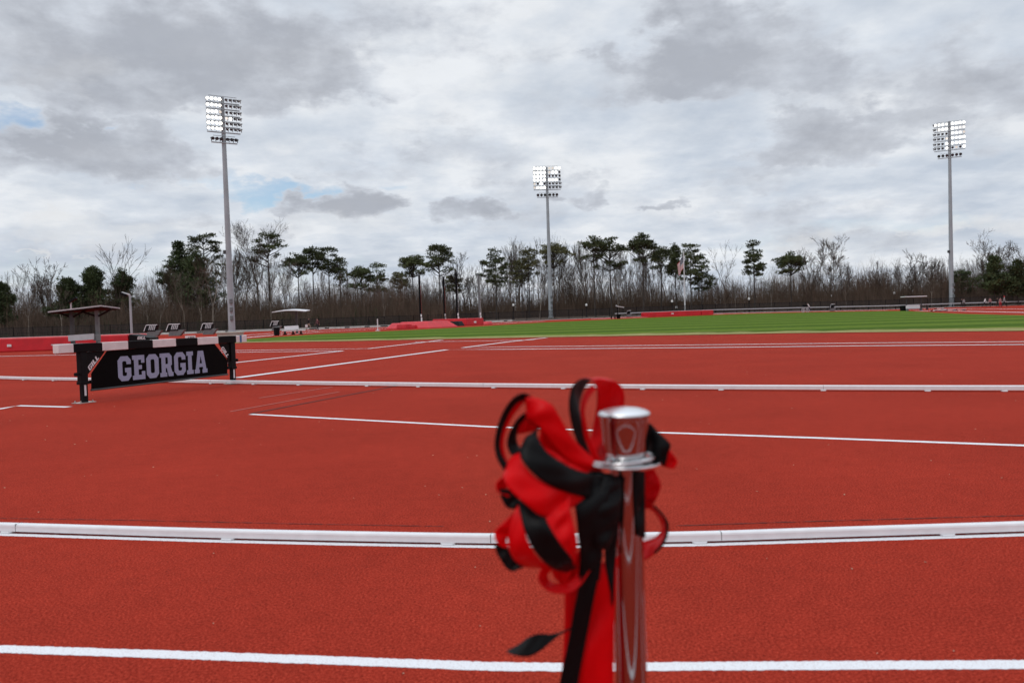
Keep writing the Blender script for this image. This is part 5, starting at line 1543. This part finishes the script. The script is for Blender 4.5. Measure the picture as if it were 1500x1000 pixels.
# leafless trees one can tell apart
bares = [
    (172, 362, 140, .30, .35, 4, 'spindly leafless tree rising out of the low evergreens at the left'),
    (66, 388, 140, .25, .75, 5, 'leafless tree leaning right, left of the low evergreens'),
    (376, 331, 146, .50, .45, 6, 'big leafless tree right of the nearest tower, highest bare crown'),
    (682, 378, 160, .35, .40, 6, 'pale twiggy leafless tree between the two right vault uprights'),
    (760, 356, 170, .40, .40, 5, 'tall twiggy leafless tree left of the middle tower'),
    (836, 362, 168, .40, .40, 5, 'leafless tree just right of the middle tower'),
    (1062, 361, 152, .45, .40, 4, 'pale forked leafless tree standing alone right of the flag row'),
    (1216, 354, 148, .32, .50, 6, 'wide vase-shaped leafless tree above the grey and black rack'),
    (1188, 372, 150, .28, .60, 5, 'leafless tree with crooked limbs beside the wide vase-shaped one'),
    (1440, 356, 150, .30, .80, 6, 'broad spreading leafless tree at the far right'),
    (1480, 360, 152, .32, .80, 6, 'leafless tree with arching crown at the right edge'),
    (1290, 388, 150, .3, .5, 5, 'leafless tree right of the lamp left of the right-hand bench'),
    (1336, 374, 152, .3, .45, 5, 'taller leafless tree above the right-hand roofed bench'),
    (1370, 378, 150, .3, .5, 5, 'leafless tree left of the tallest tower'),
]
for i, (px, pt, Y, split, spread, md, lb) in enumerate(bares):
    H = at(px, pt, Y).z - G(Y)
    ms = bare_meshes(300 + i, H, split, spread, md, 1.35, 1.1, 1.3, .024)
    plant('bare_tree', lb, ms, px, (pt + 440) / 2, Y, 'leafless trees standing out of the woods', ('barkgrey', 'twig'), random.uniform(0, 6))

# the many alike
rg = random.Random(77)
protos = []
for i in range(16):
    ms = bare_meshes(500 + i, 10, rg.choice((.3, .4, .48, .55)), rg.uniform(.12, .42), 5, 1.3, rg.uniform(.65, 1.0), 2.2, .016)
    protos.append([b_ for b_ in ms])
proto_objs = []
top_tab = [(-120, 412), (20, 405), (60, 402), (110, 420), (200, 408), (240, 400), (330, 372), (400, 378), (440, 400), (520, 405), (560, 412), (600, 408), (690, 392), (740, 366), (790, 360), (850, 360), (900, 364), (960, 372),
           (1000, 392), (1040, 410), (1080, 405), (1130, 408), (1180, 396), (1250, 392), (1300, 388), (1350, 382), (1400, 385), (1450, 375), (1500, 372), (1640, 372)]
LBL = 'slender leafless tree among many alike in the brown woods behind the fence'
cnt = 0
for i in range(285):
    px = -130 + 1770 * (i + rg.uniform(0, 1)) / 285
    Y = rg.uniform(132 if px < 600 else 160, 205)
    pt = interp(top_tab, px) + abs(rg.gauss(0, 20)) - 4
    if px > 1230: Y = rg.uniform(146, 190)
    H = max(4.5, at(px, pt, Y).z - G(Y))
    p = foot(px, (pt + 450) / 2, Y)
    k = i % 16
    s = H / 10
    if i < 16:
        root = thing('bare_tree', LBL, 'tree', p, 'slender leafless trees of the woods')
        tro = protos[k][0].build('trunk', M['barkgrey'], None); tro.parent = root
        cro = protos[k][1].build('crown', M['twig'], None); cro.parent = root
        proto_objs.append((root, tro, cro))
    else:
        r0_, t0_, c0_ = proto_objs[k]
        root = r0_.copy(); col.objects.link(root); root.location = p
        for ch in (t0_, c0_):
            cc = ch.copy(); col.objects.link(cc); cc.parent = root
    root.scale = (s * rg.uniform(.75, 1.05), s * rg.uniform(.75, 1.05), s); root.rotation_euler = (rg.uniform(-.04, .04), rg.uniform(-.04, .04), rg.uniform(0, 6.28))

# pale trunks at the front edge of the woods
pale = []
for i in range(18):
    px = [215, 232, 268, 292, 312, 396, 40, 88, 455, 560, 705, 790, 905, 1076, 1130, 1240, 1365, 1475][i]
    Y = rg.uniform(124, 134) if px < 600 else 157
    if px > 1200: Y = 142
    H = max(6., at(px, interp(top_tab, px) + rg.uniform(2, 30), Y).z - G(Y)); p = foot(px, 440, Y)
    if i < 5:
        ms = bare_meshes(700 + i, 10, rg.uniform(.3, .5), rg.uniform(.3, .6), 5, 1.0, .95, 1.2, .016)
        root = thing('bare_tree', 'pale grey trunked leafless tree at the front edge of the brown woods', 'tree', p, 'pale trunked trees at the edge of the woods')
        t0_ = ms[0].build('trunk', M['barkpale'], None); t0_.parent = root; c0_ = ms[1].build('crown', M['twigpale'], None); c0_.parent = root
        pale.append((root, t0_, c0_))
    else:
        r0_, t0_, c0_ = pale[i % 5]
        root = r0_.copy(); col.objects.link(root); root.location = p
        for ch in (t0_, c0_):
            cc = ch.copy(); col.objects.link(cc); cc.parent = root
    root.scale = (H / 10,) * 3; root.rotation_euler = (rg.uniform(-.05, .05), rg.uniform(-.08, .08), rg.uniform(0, 6.28))

# brush and far woods that read as one mass
def brush(name, label, count, x0, x1, yf, h0, h1, m, seed, twigs=4, rr=(.015, .04)):
    rg = random.Random(seed); b = MB()
    for i in range(count):
        Y = yf(rg); px = rg.uniform(x0, x1); p = foot(px, 450, Y)
        h = (h0 + (h1 - h0) * rg.random() ** 1.7 * rg.uniform(.8, 1.15)) * (.84 + .16 * math.sin(px * .021 + seed) + .13 * math.sin(px * .057 + 2 * seed))
        ln = Vector((rg.gauss(0, .12), rg.gauss(0, .12), 1)); r = rg.uniform(*rr)
        a = rg.uniform(0, PI); s = Vector((math.cos(a), math.sin(a) * .4, 0)).normalized() * r
        q = p + ln * (h * .55); e = q + (ln + rvec(rg) * .2) * (h * .45)
        b.add([p - s, p + s, q + s * .7, q - s * .7, e + s * .2, e - s * .2], [(0, 1, 2, 3), (3, 2, 4, 5)])
        for k in range(twigs):
            t = rg.uniform(.25, 1); o = p.lerp(e, t); d = (rvec(rg) + Vector((0, 0, .7))).normalized() * h * rg.uniform(.15, .4)
            s2 = s * .4
            b.add([o - s2, o + s2, o + d + s2 * .3, o + d - s2 * .3], [(0, 1, 2, 3)])
    return tag(b.build(name, M[m]), label, 'woods', kind='stuff')
def fence_y(px): return 126 + 30 * sstep(420, 800, px)
brush('undergrowth', 'brown leafless brush filling the foot of the woods', 40000, -200, 1700, lambda g: g.uniform(158, 215), 3.4, 9.0, 'brush', 21, 5)
brush('undergrowth', 'brown leafless brush at the left behind the fence', 17000, -260, 660, lambda g: g.uniform(126, 165), 2.4, 8.2, 'brush', 22)
brush('undergrowth', 'brown leafless brush at the right behind the rail', 9000, 1180, 1750, lambda g: g.uniform(143, 170), 2.2, 8.0, 'brush', 24)
brush('undergrowth', 'low evergreen brush along the edge of the woods', 1500, -260, 560, lambda g: g.uniform(126, 150), .8, 3.0, 'brushgreen', 23, 8, (.05, .12))
rg = random.Random(5)
b = MB()
lows = []
for i in range(5):
    t_, c_ = bare_meshes(900 + i, 10, .4, .5, 4, .7, 1.0, 1.0)
    m_ = MB(); m_.v = t_.v + c_.v; m_.f = t_.f + [[k + len(t_.v) for k in f] for f in c_.f]; lows.append(m_)
for i in range(110):
    px = -200 + 1900 * (i + rg.random()) / 110; Y = rg.uniform(200, 240)
    p = foot(px, 440, Y); H = (at(px, 420 + rg.uniform(-14, 12) - (px - 750) * .031 + (10 if px > 1000 else 0), Y).z) / 10
    a = rg.uniform(0, 6.28); ca, sa = math.cos(a), math.sin(a)
    m_ = lows[i % 5]
    b.add([Vector((p.x + (v_.x * ca - v_.y * sa) * H, p.y + (v_.x * sa + v_.y * ca) * H, p.z + v_.z * H)) for v_ in m_.v], m_.f)
tag(b.build('distant_woods', M['twig']), 'far mass of leafless woods showing between the trunks', 'woods', kind='stuff')
